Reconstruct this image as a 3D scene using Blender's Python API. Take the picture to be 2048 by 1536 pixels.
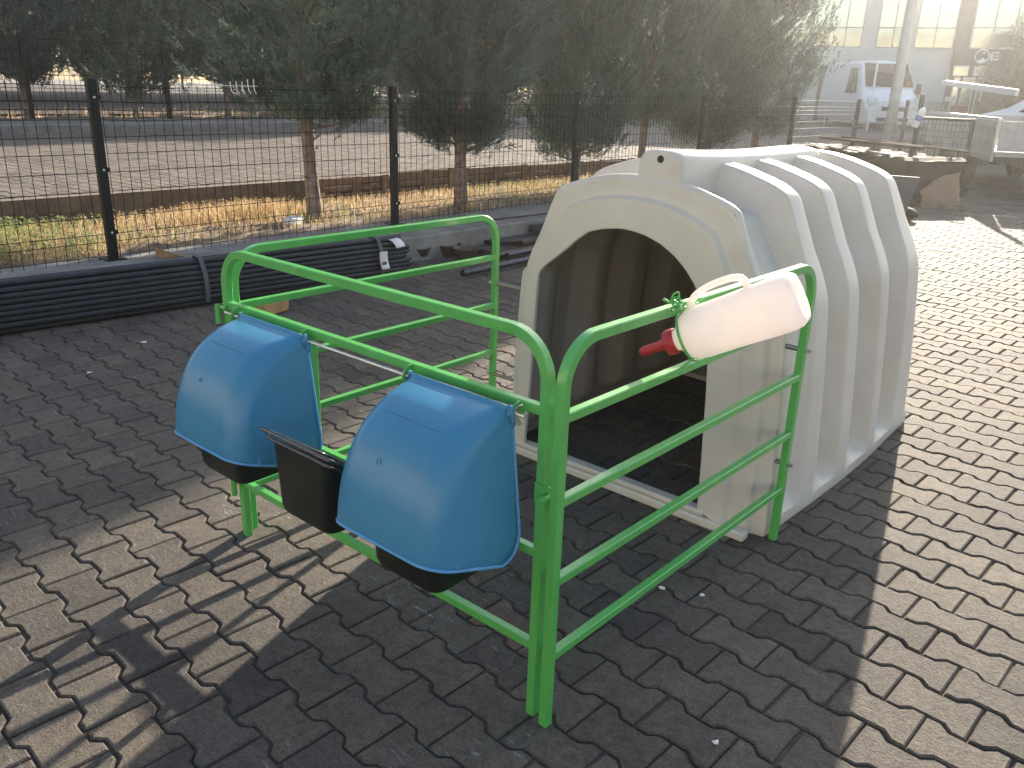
import bpy, bmesh, math, random
import numpy as np
from mathutils import Vector, Matrix

sc = bpy.context.scene
for o in list(bpy.data.objects):
    bpy.data.objects.remove(o)
COL = sc.collection
R = math.radians
PI = math.pi

# ------------------------------------------------------------------ camera
cam = bpy.data.cameras.new("camera")
cam.sensor_width = 36.0
cam.lens = 1661.06 / 2048 * 36
cam.clip_start = 0.02
cam.clip_end = 900
co = bpy.data.objects.new("camera", cam)
COL.objects.link(co)
co.location = (1.0028, -1.3037, 1.4903)
co.rotation_euler = (1.2253, -0.0309, 0.7340)
sc.camera = co

# ------------------------------------------------------------------ light
SUN_AZ, SUN_EL = R(106.6), R(19.0)
sdir = Vector((math.cos(SUN_AZ) * math.cos(SUN_EL), math.sin(SUN_AZ) * math.cos(SUN_EL), math.sin(SUN_EL)))
w = bpy.data.worlds.new("World")
sc.world = w
w.use_nodes = True
nt = w.node_tree
sky = nt.nodes.new("ShaderNodeTexSky")
sky.sky_type = 'NISHITA'
sky.sun_disc = False
sky.sun_elevation = SUN_EL
sky.sun_rotation = math.atan2(sdir.x, sdir.y)
sky.air_density = 1.0
sky.dust_density = 1.6
hsv = nt.nodes.new("ShaderNodeHueSaturation")
hsv.inputs["Saturation"].default_value = 0.9
nt.links.new(sky.outputs[0], hsv.inputs["Color"])
nt.links.new(hsv.outputs[0], nt.nodes["Background"].inputs[0])
nt.nodes["Background"].inputs[1].default_value = 0.105
sl = bpy.data.lights.new("sun", 'SUN')
sl.energy = 4.8
sl.angle = R(0.55)
sl.color = (1.0, 0.88, 0.72)
so = bpy.data.objects.new("sun", sl)
COL.objects.link(so)
so.rotation_euler = (-sdir).to_track_quat('-Z', 'Y').to_euler()
so.location = (0, 0, 30)
sc.view_settings.view_transform = 'Standard'
sc.view_settings.look = 'None'
sc.view_settings.gamma = 1.0
sc.view_settings.exposure = 1.65
sc.cycles.max_bounces = 8
sc.cycles.transparent_max_bounces = 12
sc.cycles.volume_bounces = 0
sc.cycles.use_denoising = True
sc.cycles.sample_clamp_indirect = 6.0

# ------------------------------------------------------------------ helpers
class MB:
    def __init__(self):
        self.v = []; self.f = []; self.m = []
    def add(self, vs, fs, mi=0):
        n = len(self.v)
        self.v.extend([tuple(p) for p in vs])
        for f in fs:
            self.f.append(tuple(i + n for i in f)); self.m.append(mi)
    def box(self, x0, x1, y0, y1, z0, z1, mi=0):
        self.add([(x, y, z) for z in (z0, z1) for y in (y0, y1) for x in (x0, x1)],
                 [(0, 2, 3, 1), (4, 5, 7, 6), (0, 1, 5, 4), (2, 6, 7, 3), (0, 4, 6, 2), (1, 3, 7, 5)], mi)
    def obox(self, c, ax, ay, az, mi=0):
        c = Vector(c); ax = Vector(ax); ay = Vector(ay); az = Vector(az)
        self.add([c + ax * i + ay * j + az * k for k in (-1, 1) for j in (-1, 1) for i in (-1, 1)],
                 [(0, 2, 3, 1), (4, 5, 7, 6), (0, 1, 5, 4), (2, 6, 7, 3), (0, 4, 6, 2), (1, 3, 7, 5)], mi)
    def bar(self, a, b, w, h=None, up=(0, 0, 1), mi=0):
        a = Vector(a); b = Vector(b); h = h or w
        t = (b - a); L = t.length; t.normalize()
        s = t.cross(Vector(up)); s.normalize(); u = s.cross(t)
        self.obox((a + b) / 2, t * L / 2, s * w / 2, u * h / 2, mi)
    def sweep(self, pts, sec, nrm=None, closed=False, cap=True, mi=0, scale=None):
        """sec: list of (a,b) section coordinates. nrm: fixed side vector (planar path) else parallel transport."""
        pts = [Vector(p) for p in pts]; n = len(pts); k = len(sec)
        T = []
        for i in range(n):
            if closed: t = (pts[(i + 1) % n] - pts[i]).normalized() + (pts[i] - pts[i - 1]).normalized()
            else:
                t = Vector((0, 0, 0))
                if i > 0: t += (pts[i] - pts[i - 1]).normalized()
                if i < n - 1: t += (pts[i + 1] - pts[i]).normalized()
            T.append(t.normalized())
        vs = []
        s = None
        for i in range(n):
            t = T[i]
            if nrm is not None: s = Vector(nrm)
            else:
                if s is None:
                    a = Vector((0, 0, 1)) if abs(t.z) < 0.9 else Vector((1, 0, 0))
                    s = t.cross(a)
                s = (s - t * s.dot(t)).normalized()
            u = s.cross(t).normalized()
            q = 1.0 if scale is None else scale[i]
            # mitre correction
            m = 1.0
            if nrm is not None and 0 < i < n - 1:
                c = (pts[i] - pts[i - 1]).normalized().dot(t)
                m = 1.0 / max(c, 0.5)
            for a, b in sec: vs.append(pts[i] + s * a * q + u * b * q * m)
        fs = []
        for i in range(n if closed else n - 1):
            j = (i + 1) % n
            for a in range(k):
                b = (a + 1) % k
                fs.append((i * k + a, i * k + b, j * k + b, j * k + a))
        if cap and not closed:
            fs.append(tuple(range(k - 1, -1, -1))); fs.append(tuple((n - 1) * k + a for a in range(k)))
        self.add(vs, fs, mi)
    def tube(self, pts, r, n=8, closed=False, cap=True, mi=0, scale=None):
        self.sweep(pts, [(r * math.cos(2 * PI * i / n), r * math.sin(2 * PI * i / n)) for i in range(n)], None, closed, cap, mi, scale)
    def sq(self, pts, w_, nrm, ch=0.0025, mi=0, h=None):
        a = w_ / 2; b = (h or w_) / 2; c = ch
        self.sweep(pts, [(a, -b + c), (a, b - c), (a - c, b), (-a + c, b), (-a, b - c), (-a, -b + c), (-a + c, -b), (a - c, -b)], nrm, mi=mi)
    def lathe(self, prof, n=24, o=(0, 0, 0), ax=(0, 0, 1), mi=0, close=False):
        o = Vector(o); ax = Vector(ax).normalized()
        s = ax.cross(Vector((1, 0, 0)) if abs(ax.x) < 0.8 else Vector((0, 1, 0))).normalized(); u = ax.cross(s)
        vs = []; k = len(prof)
        for i in range(n):
            a = 2 * PI * i / n
            for r, z in prof: vs.append(o + ax * z + (s * math.cos(a) + u * math.sin(a)) * r)
        fs = []
        for i in range(n):
            j = (i + 1) % n
            for a in range(k - 1): fs.append((i * k + a, j * k + a, j * k + a + 1, i * k + a + 1))
        self.add(vs, fs, mi)
        if prof[0][0] > 1e-5 and close: self.add([vs[i * k] for i in range(n)], [tuple(range(n - 1, -1, -1))], mi)
        if prof[-1][0] > 1e-5 and close: self.add([vs[i * k + k - 1] for i in range(n)], [tuple(range(n))], mi)
    def torus(self, c, ax, R0, r, n=20, k=6, sx=1.0, dirx=None, mi=0):
        c = Vector(c); ax = Vector(ax).normalized()
        s = Vector(dirx).normalized() if dirx is not None else ax.cross(Vector((1, 0, 0)) if abs(ax.x) < 0.8 else Vector((0, 1, 0))).normalized()
        s = (s - ax * s.dot(ax)).normalized(); u = ax.cross(s)
        self.tube([c + s * math.cos(2 * PI * i / n) * R0 * sx + u * math.sin(2 * PI * i / n) * R0 for i in range(n)], r, k, closed=True, mi=mi)
    def build(self, name, mats, parent=None, angle=32, loc=None, bevel=0, bseg=2):
        me = bpy.data.meshes.new(name)
        me.from_pydata(self.v, [], self.f)
        if not isinstance(mats, (list, tuple)): mats = [mats]
        for m in mats: me.materials.append(m)
        if any(self.m): me.polygons.foreach_set("material_index", self.m)
        bm = bmesh.new(); bm.from_mesh(me); bmesh.ops.recalc_face_normals(bm, faces=bm.faces); bm.to_mesh(me); bm.free()
        if angle:
            me.polygons.foreach_set("use_smooth", [True] * len(me.polygons))
            me.set_sharp_from_angle(angle=R(angle))
        o = bpy.data.objects.new(name, me); COL.objects.link(o)
        if parent is not None: o.parent = parent
        if loc: o.location = loc
        if bevel:
            b = o.modifiers.new("bevel", 'BEVEL'); b.width = bevel; b.segments = bseg; b.limit_method = 'ANGLE'; b.angle_limit = R(35)
            b.harden_normals = False
        return o

def tag(o, label, cat, group=None):
    o["label"] = label; o["category"] = cat
    if group: o["group"] = group
    return o
def thing(name, label, cat, loc=(0, 0, 0), rz=0, group=None):
    o = bpy.data.objects.new(name, None); COL.objects.link(o)
    o.empty_display_size = 0.1
    o.location = loc; o.rotation_euler = (0, 0, rz)
    return tag(o, label, cat, group)
def struct(o): o["kind"] = "structure"; return o
def stuff(o): o["kind"] = "stuff"; return o
def copy_tree(o, parent=None):
    c = o.copy(); COL.objects.link(c)
    if parent is not None: c.parent = parent
    for ch in list(o.children): copy_tree(ch, c)
    return c

# ------------------------------------------------------------------ materials
def mat(name, col, rough=0.6, metal=0.0, var=0.15, vscale=8.0, bump=0.0, bscale=60.0, spec=0.5, col2=None, trans=0.0, coat=0.0, attr=None, attr_amt=0.0, detail=6, fac=(0.35, 0.7), sss=0.0):
    m = bpy.data.materials.new(name); m.use_nodes = True
    N = m.node_tree.nodes; L = m.node_tree.links
    b = N["Principled BSDF"]; out = N["Material Output"]
    b.inputs["Roughness"].default_value = rough; b.inputs["Metallic"].default_value = metal
    b.inputs["Specular IOR Level"].default_value = spec
    if coat: b.inputs["Coat Weight"].default_value = coat; b.inputs["Coat Roughness"].default_value = 0.08
    tc = N.new("ShaderNodeTexCoord")
    n = N.new("ShaderNodeTexNoise"); n.inputs["Scale"].default_value = vscale; n.inputs["Detail"].default_value = detail; n.inputs["Roughness"].default_value = 0.62
    L.new(tc.outputs["Object"], n.inputs["Vector"])
    r = N.new("ShaderNodeValToRGB")
    c2 = col2 if col2 else tuple(c * (1 - var) for c in col)
    r.color_ramp.elements[0].color = (*c2, 1); r.color_ramp.elements[1].color = (*[min(1, c * (1 + (0 if col2 else var * 0.5))) for c in col], 1)
    r.color_ramp.elements[0].position, r.color_ramp.elements[1].position = fac
    L.new(n.outputs["Fac"], r.inputs["Fac"])
    csock = r.outputs["Color"]
    if attr:
        a = N.new("ShaderNodeAttribute"); a.attribute_name = attr
        mp = N.new("ShaderNodeMapRange"); mp.inputs["To Min"].default_value = 1 - attr_amt; mp.inputs["To Max"].default_value = 1 + attr_amt
        L.new(a.outputs["Fac"], mp.inputs["Value"])
        mx = N.new("ShaderNodeMix"); mx.data_type = 'RGBA'; mx.blend_type = 'MULTIPLY'; mx.inputs[0].default_value = 1
        L.new(csock, mx.inputs[6]); L.new(mp.outputs[0], mx.inputs[7]); csock = mx.outputs[2]
    L.new(csock, b.inputs["Base Color"])
    rr = N.new("ShaderNodeMapRange"); rr.inputs["To Min"].default_value = max(0, rough - 0.08); rr.inputs["To Max"].default_value = min(1, rough + 0.1)
    L.new(n.outputs["Fac"], rr.inputs["Value"]); L.new(rr.outputs[0], b.inputs["Roughness"])
    if bump:
        n2 = N.new("ShaderNodeTexNoise"); n2.inputs["Scale"].default_value = bscale; n2.inputs["Detail"].default_value = 8
        L.new(tc.outputs["Object"], n2.inputs["Vector"])
        bp = N.new("ShaderNodeBump"); bp.inputs["Strength"].default_value = bump; bp.inputs["Distance"].default_value = 0.01
        L.new(n2.outputs["Fac"], bp.inputs["Height"]); L.new(bp.outputs[0], b.inputs["Normal"])
    if trans:
        t = N.new("ShaderNodeBsdfTranslucent"); L.new(csock, t.inputs["Color"])
        ms = N.new("ShaderNodeMixShader"); ms.inputs[0].default_value = trans
        L.new(b.outputs[0], ms.inputs[1]); L.new(t.outputs[0], ms.inputs[2]); L.new(ms.outputs[0], out.inputs["Surface"])
    return m

def mat_paver(name, base, dark, light):
    m = bpy.data.materials.new(name); m.use_nodes = True
    N = m.node_tree.nodes; L = m.node_tree.links; b = N["Principled BSDF"]
    tc = N.new("ShaderNodeTexCoord")
    def noise(s, d=6, r=0.6, stretch=None, rot=0):
        n = N.new("ShaderNodeTexNoise"); n.inputs["Scale"].default_value = s; n.inputs["Detail"].default_value = d; n.inputs["Roughness"].default_value = r
        if stretch:
            mp = N.new("ShaderNodeMapping"); mp.inputs["Scale"].default_value = stretch; mp.inputs["Rotation"].default_value = (0, 0, rot)
            L.new(tc.outputs["Object"], mp.inputs[0]); L.new(mp.outputs[0], n.inputs["Vector"])
        else: L.new(tc.outputs["Object"], n.inputs["Vector"])
        return n.outputs["Fac"]
    def ramp(f, e):
        r = N.new("ShaderNodeValToRGB")
        while len(r.color_ramp.elements) < len(e): r.color_ramp.elements.new(0.5)
        for el, (p, c) in zip(r.color_ramp.elements, e): el.position = p; el.color = (*c, 1) if len(c) == 3 else c
        L.new(f, r.inputs[0]); return r.outputs[0]
    def mix(t, f, a, c):
        x = N.new("ShaderNodeMix"); x.data_type = 'RGBA'; x.blend_type = t
        if isinstance(f, (int, float)): x.inputs[0].default_value = f
        else: L.new(f, x.inputs[0])
        for i, q in ((6, a), (7, c)):
            if isinstance(q, tuple): x.inputs[i].default_value = (*q, 1)
            else: L.new(q, x.inputs[i])
        return x.outputs[2]
    g = ramp(noise(1.3, 5), [(0.3, dark), (0.7, base)])
    g = mix('MIX', ramp(noise(9, 8, 0.7), [(0.45, (0, 0, 0)), (0.75, (0.6, 0.6, 0.6))]), g, light)
    sp = noise(150, 5, 0.8)
    g = mix('MULTIPLY', 0.85, g, ramp(sp, [(0.36, (0.38, 0.36, 0.35)), (0.47, (0.88, 0.87, 0.86)), (0.66, (1.25, 1.22, 1.16))]))
    g = mix('MULTIPLY', 0.7, g, ramp(noise(34, 7, 0.75), [(0.34, (0.55, 0.54, 0.54)), (0.55, (1.06, 1.05, 1.03))]))
    a = N.new("ShaderNodeAttribute"); a.attribute_name = "tone"
    g = mix('MULTIPLY', 1.0, g, ramp(a.outputs["Fac"], [(0.0, (0.66, 0.65, 0.66)), (0.5, (0.95, 0.93, 0.90)), (0.85, (1.14, 1.09, 1.0)), (1.0, (1.12, 0.93, 0.84))]))
    # oily dark stains and chalky scuffs
    g = mix('MIX', ramp(noise(3.1, 7, 0.72), [(0.60, (0, 0, 0)), (0.78, (0.55, 0.55, 0.55))]), g, tuple(c * 0.35 for c in dark))
    msk = mix('MULTIPLY', 1.0, ramp(noise(1.6, 4), [(0.50, (0, 0, 0)), (0.60, (1, 1, 1))]), ramp(noise(20, 7, 0.78, (0.5, 3.2, 1), 0.45), [(0.59, (0, 0, 0)), (0.66, (0.8, 0.8, 0.8))]))
    g = mix('MIX', msk, g, (0.52, 0.51, 0.50))
    L.new(g, b.inputs["Base Color"])
    b.inputs["Roughness"].default_value = 0.76; b.inputs["Specular IOR Level"].default_value = 0.22
    bp = N.new("ShaderNodeBump"); bp.inputs["Strength"].default_value = 0.9; bp.inputs["Distance"].default_value = 0.005
    ad = N.new("ShaderNodeMath"); ad.operation = 'ADD'; L.new(sp, ad.inputs[0]); L.new(noise(70, 6, 0.7), ad.inputs[1])
    L.new(ad.outputs[0], bp.inputs["Height"]); L.new(bp.outputs[0], b.inputs["Normal"])
    return m

M = {}
M['paver'] = mat_paver("paver_concrete", (0.158, 0.143, 0.127), (0.103, 0.095, 0.088), (0.21, 0.19, 0.167))
M['paver_far'] = mat_paver("paver_pale", (0.235, 0.21, 0.19), (0.19, 0.172, 0.158), (0.28, 0.25, 0.222))
M['sand'] = mat("joint_sand", (0.10, 0.082, 0.066), 0.95, var=0.4, vscale=30, bump=0.5, bscale=200)
M['soil'] = mat("soil", (0.25, 0.185, 0.125), 0.95, var=0.5, vscale=5, bump=0.8, bscale=40)
M['conc'] = mat("kerb_concrete", (0.30, 0.28, 0.25), 0.9, col2=(0.17, 0.155, 0.14), vscale=4, bump=0.5, bscale=45)
M['wall_b'] = mat("earth_wall", (0.21, 0.155, 0.11), 0.95, col2=(0.12, 0.088, 0.066), vscale=6, bump=0.6, bscale=30)
M['green'] = mat("green_paint", (0.095, 0.42, 0.09), 0.30, var=0.10, vscale=18, bump=0.05, bscale=90, coat=0.35)
M['blue'] = mat("blue_plastic", (0.050, 0.228, 0.40), 0.30, var=0.08, vscale=6, bump=0.03, bscale=25, spec=0.45)
M['blue_rim'] = mat("blue_plastic_rim", (0.10, 0.33, 0.60), 0.4, var=0.08)
M['black_pl'] = mat("black_plastic", (0.011, 0.016, 0.013), 0.34, var=0.3, bump=0.05, bscale=30, spec=0.4)
M['black_gl'] = mat("black_rim", (0.012, 0.012, 0.012), 0.1, var=0.2, spec=1.0, coat=0.6)
M['black_st'] = mat("black_steel", (0.022, 0.024, 0.030), 0.38, 0.0, var=0.3, vscale=5, bump=0.06, bscale=40, spec=0.6)
M['fence'] = mat("fence_paint", (0.006, 0.008, 0.008), 0.5, var=0.3, spec=0.3)
M['white_w'] = mat("sunlit_white_wire", (0.75, 0.75, 0.72), 0.4, 0.3)  # white base colour stands in for sunlight on the top wire
M['galv'] = mat("galvanised", (0.62, 0.62, 0.62), 0.3, 0.95, var=0.15, vscale=30)
M['steel_dk'] = mat("dark_bolt_steel", (0.20, 0.20, 0.19), 0.35, 0.9)
M['hutch'] = mat("white_polyethylene", (0.69, 0.65, 0.575), 0.42, col2=(0.62, 0.575, 0.50), vscale=3.5, bump=0.05, bscale=22, spec=0.35, trans=0.06)
M['hutch_in'] = mat('inner_shade_grey', (0.36, 0.335, 0.30), 0.6, var=0.15, vscale=5)  # darker than the outer plastic: interior shade put into the colour
M['hole'] = mat("dark_hole", (0.02, 0.02, 0.02), 0.8)
M['bottle'] = mat("milky_plastic", (0.93, 0.88, 0.855), 0.38, var=0.05, vscale=12, trans=0.45, spec=0.4)
M['red'] = mat("red_rubber", (0.42, 0.018, 0.03), 0.42, var=0.15)
M['bark'] = mat("bark", (0.36, 0.27, 0.21), 0.95, col2=(0.15, 0.105, 0.08), vscale=14, bump=1.0, bscale=35)
M['leaf'] = mat("cypress_foliage", (0.18, 0.23, 0.18), 0.7, col2=(0.095, 0.13, 0.103), vscale=3.0, trans=0.22, attr="tone", attr_amt=0.35, spec=0.25)
M['leaf2'] = mat("cypress_foliage_blue", (0.18, 0.225, 0.20), 0.7, col2=(0.095, 0.127, 0.112), vscale=3.0, trans=0.22, attr="tone", attr_amt=0.35, spec=0.25)
M['dry'] = mat("dry_grass", (0.74, 0.58, 0.35), 0.85, col2=(0.50, 0.34, 0.17), vscale=2.5, trans=0.4, attr="tone", attr_amt=0.3)
M['weed'] = mat("weed_green", (0.36, 0.42, 0.16), 0.75, col2=(0.22, 0.28, 0.10), vscale=3, trans=0.45, attr="tone", attr_amt=0.3)
M['wood'] = mat("weathered_wood", (0.30, 0.20, 0.13), 0.9, col2=(0.17, 0.11, 0.075), vscale=9, bump=0.4, bscale=30)
M['wood_y'] = mat("yellow_wood", (0.42, 0.27, 0.12), 0.85, col2=(0.27, 0.16, 0.07), vscale=12, bump=0.4)
M['rust'] = mat("rusty_iron", (0.13, 0.075, 0.05), 0.8, 0.2, col2=(0.05, 0.035, 0.03), vscale=14, bump=0.3)
M['bowl'] = mat("dull_bowl_metal", (0.16, 0.125, 0.095), 0.55, 0.5, col2=(0.07, 0.055, 0.045), vscale=16)
M['pipe_blue'] = mat("blue_black_tube", (0.03, 0.04, 0.06), 0.3, 0.4, var=0.3)
M['white_p'] = mat("white_paint", (0.78, 0.78, 0.77), 0.35, var=0.06, vscale=3, coat=0.3)
M['panel'] = mat("white_cladding", (0.52, 0.52, 0.50), 0.55, var=0.08, vscale=1.5)
M['dk_clad'] = mat("dark_cladding", (0.085, 0.08, 0.078), 0.6, var=0.25, vscale=2)
M['glass'] = mat("window_glass", (0.42, 0.45, 0.38), 0.07, metal=0.75, var=0.15, vscale=1.0, spec=0.8, bump=0.03, bscale=1.5)
M['car_glass'] = mat("car_glass", (0.02, 0.024, 0.024), 0.15, var=0.2, spec=0.35)
M['strap'] = mat('steel_strap', (0.075, 0.082, 0.10), 0.45, var=0.2)
M['beige'] = mat('beige_render', (0.35, 0.30, 0.24), 0.9, var=0.15, vscale=1.0)
M['rubber'] = mat("tyre_rubber", (0.018, 0.018, 0.018), 0.8)
M['bed'] = mat("truck_bed_paint", (0.60, 0.58, 0.54), 0.6, col2=(0.40, 0.37, 0.33), vscale=4)
M['tarp'] = mat("black_tarp", (0.018, 0.018, 0.018), 0.8, var=0.4, spec=0.12, bump=0.5, bscale=12)
M['film'] = mat("white_film", (0.85, 0.85, 0.84), 0.35, trans=0.35)
M['card'] = mat("cardboard", (0.34, 0.23, 0.14), 0.85, col2=(0.25, 0.16, 0.095), vscale=6, trans=0.1)
M['paper'] = mat("paper", (0.80, 0.79, 0.76), 0.8)
M['label_b'] = mat("blue_label", (0.10, 0.28, 0.50), 0.5)
M['clear'] = mat("clear_bottle_plastic", (0.80, 0.84, 0.84), 0.15, var=0.1, trans=0.6, spec=0.8)
M['ink'] = mat("black_print", (0.03, 0.03, 0.03), 0.6)
M['grey_pole'] = mat("grey_pole", (0.42, 0.42, 0.40), 0.5, 0.3)
M['asphalt'] = mat("lot_ground", (0.22, 0.20, 0.18), 0.9, col2=(0.15, 0.138, 0.125), vscale=0.6, bump=0.3, bscale=30)
M['redbox'] = mat("red_paint", (0.30, 0.06, 0.05), 0.5)

# ------------------------------------------------------------------ paving
def paver_field(name, m, org, ang, h, Rw, d, x0, x1, y0, y1, z, gap, base_mat, seed, simple=False, keep=None):
    rng = np.random.default_rng(seed)
    r = 0.012; Lh = 2 * h
    P = [(0, -d), (h / 2 - r, -d), (h / 2 + r, d), (1.5 * h - r, d), (1.5 * h + r, -d), (Lh, -d),
         (Lh, Rw + d), (1.5 * h + r, Rw + d), (1.5 * h - r, Rw - d), (h / 2 + r, Rw - d), (h / 2 - r, Rw + d), (0, Rw + d)]
    P = np.array(P); k = len(P)
    def inset(q, a):
        out = []
        for i in range(k):
            p, c, n = q[i - 1], q[i], q[(i + 1) % k]
            e1 = (c - p) / np.linalg.norm(c - p); e2 = (n - c) / np.linalg.norm(n - c)
            n1 = np.array([-e1[1], e1[0]]); n2 = np.array([-e2[1], e2[0]])
            b = n1 + n2; out.append(c + b * a / max(1e-6, (1 + n1 @ n2)))
        return np.array(out)
    rings = [(inset(P, gap), -0.016), (inset(P, gap + 0.0012), -0.0045), (inset(P, gap + 0.0055), 0.0)]
    if simple: rings = [rings[0], (inset(P, gap + 0.003), 0.0)]
    T = np.concatenate([np.column_stack([q, np.full(k, zz)]) for q, zz in rings])
    nv = len(T); nr = len(rings)
    faces = []
    for a in range(nr - 1):
        for i in range(k):
            j = (i + 1) % k; faces.append((a * k + i, a * k + j, (a + 1) * k + j, (a + 1) * k + i))
    top = tuple((nr - 1) * k + i for i in range(k))
    ca, sa = math.cos(ang), math.sin(ang)
    corners = np.array([(x0, y0), (x1, y0), (x1, y1), (x0, y1)]) - np.array(org)
    loc = np.column_stack([ca * corners[:, 0] + sa * corners[:, 1], -sa * corners[:, 0] + ca * corners[:, 1]])
    imin, imax = int(loc[:, 0].min() / Lh) - 2, int(loc[:, 0].max() / Lh) + 2
    jmin, jmax = int(loc[:, 1].min() / Rw) - 2, int(loc[:, 1].max() / Rw) + 2
    OX = []
    for j in range(jmin, jmax):
        for i in range(imin, imax):
            lx = i * Lh + (h if j % 2 else 0); ly = j * Rw
            cx, cy = lx + h, ly + Rw / 2
            wx = org[0] + ca * cx - sa * cy; wy = org[1] + sa * cx + ca * cy
            if x0 < wx < x1 and y0 < wy < y1 and (keep is None or keep(wx, wy)): OX.append((lx, ly))
    OX = np.array(OX); n = len(OX)
    V = np.zeros((n, nv, 3))
    V[:, :, 0] = T[None, :, 0]; V[:, :, 1] = T[None, :, 1]; V[:, :, 2] = T[None, :, 2]
    tilt = rng.normal(0, 0.006, (n, 2)); dz = rng.normal(0, 0.0012, n)
    V[:, :, 2] += dz[:, None] + tilt[:, 0:1] * (V[:, :, 0] - h) + tilt[:, 1:2] * (V[:, :, 1] - Rw / 2)
    jit = rng.normal(0, 0.0012, (n, 2))
    lx = V[:, :, 0] + OX[:, 0:1] + jit[:, 0:1]; ly = V[:, :, 1] + OX[:, 1:2] + jit[:, 1:2]
    V[:, :, 0] = org[0] + ca * lx - sa * ly; V[:, :, 1] = org[1] + sa * lx + ca * ly; V[:, :, 2] += z
    V = V.reshape(-1, 3)
    nq = len(faces)
    base = (np.arange(n) * nv)
    quads = (base[:, None, None] + np.array(faces)[None]).reshape(n, -1)
    tops = base[:, None] + np.array(top)[None]
    loops = np.concatenate([quads, tops], axis=1).reshape(-1)
    lens = np.tile(np.array([4] * nq + [k]), n)
    starts = np.concatenate([[0], np.cumsum(lens)[:-1]])
    # bedding sheet
    nb = len(V)
    V = np.concatenate([V, [[x0, y0, z - 0.009], [x1, y0, z - 0.009], [x1, y1, z - 0.009], [x0, y1, z - 0.009]]])
    loops = np.concatenate([loops, [nb, nb + 1, nb + 2, nb + 3]]); starts = np.concatenate([starts, [starts[-1] + lens[-1]]]); lens = np.concatenate([lens, [4]])
    me = bpy.data.meshes.new(name)
    me.vertices.add(len(V)); me.vertices.foreach_set("co", V.ravel())
    me.loops.add(len(loops)); me.loops.foreach_set("vertex_index", loops.astype(np.int32))
    me.polygons.add(len(starts)); me.polygons.foreach_set("loop_start", starts.astype(np.int32)); me.polygons.foreach_set("loop_total", lens.astype(np.int32))
    mi = np.zeros(len(starts), np.int32); mi[-1] = 1
    me.materials.append(m); me.materials.append(base_mat)
    me.polygons.foreach_set("material_index", mi)
    me.update(calc_edges=True); me.validate()
    me.polygons.foreach_set('use_smooth', [False] * len(me.polygons))
    at = me.attributes.new("tone", 'FLOAT', 'POINT')
    t = np.repeat(np.clip(rng.normal(0.5, 0.22, n), 0, 1), nv); t = np.concatenate([t, [0.5] * 4])
    at.data.foreach_set("value", t.astype(np.float32))
    o = bpy.data.objects.new(name, me); COL.objects.link(o)
    return struct(o)

PORG = (0.5761, 0.7104); PANG = -0.0312
paver_field("pavement", M['paver'], PORG, PANG, 0.1017, 0.138, 0.0115, -4.5, 3.6, -1.6, 26.0, 0.0, 0.0026, M['sand'], 3,
            keep=lambda x, y: not (x > 0.9 + 0.2 * 0 and y < -1.4) and x < 1.6 - 0.12 * max(0, y - 2))
b = MB(); b.add([(-160, -60, -0.03), (160, -60, -0.03), (160, 260, -0.03), (-160, 260, -0.03)], [(0, 1, 2, 3)])
struct(b.build("ground", M['asphalt']))
paver_field("far_pavement", M['paver_far'], (-7, 2), 0.06, 0.105, 0.142, 0.0115, -15.4, -6.96, -3.5, 24.0, 0.42, 0.004, M['sand'], 5, simple=True)
# kerb ledge the fence stands on, planting strip, raised lot beyond
b = MB(); b.box(-5.26, -4.47, -8, 12.6, -0.02, 0.215)
struct(b.build("kerb", M['conc'], bevel=0.015))
b = MB()
rng = np.random.default_rng(1)
gx = np.linspace(-6.9, -5.24, 12); gy = np.linspace(-8, 30, 120)
vs = [(x, y, 0.205 + 0.025 * rng.normal() * (0.0 if i in (0, 11) else 1)) for y in gy for i, x in enumerate(gx)]
fs = [(j * 12 + i, j * 12 + i + 1, (j + 1) * 12 + i + 1, (j + 1) * 12 + i) for j in range(119) for i in range(11)]
b.add(vs, fs); struct(b.build("planting_strip", M['soil']))
b = MB(); b.box(-70, -15.3, -10, 80, -0.02, 0.40); b.box(-15.6, -6.97, 24.0, 80, -0.02, 0.40); b.box(-15.6, -6.97, -10, -3.5, -0.02, 0.40)
struct(b.build("raised_lot", M['asphalt']))
b = MB(); b.box(-17.0, -15.5, -6, 24, 0.3, 0.58)
struct(b.build("far_kerb", M['conc'], bevel=0.03))
b = MB()
gx = np.linspace(-18.9, -17.0, 9); gy = np.linspace(-6, 30, 60)
vs = [(x, y, 0.56 + 0.04 * rng.normal()) for y in gy for x in gx]
b.add(vs, [(j * 9 + i, j * 9 + i + 1, (j + 1) * 9 + i + 1, (j + 1) * 9 + i) for j in range(59) for i in range(8)])
struct(b.build("far_verge", M['soil']))
b = MB(); b.add([(-60, -10, 0.60), (-18.9, -10, 0.60), (-18.9, 60, 0.60), (-60, 60, 0.60)], [(0, 1, 2, 3)])
struct(b.build("far_road", M['paver_far']))

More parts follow.
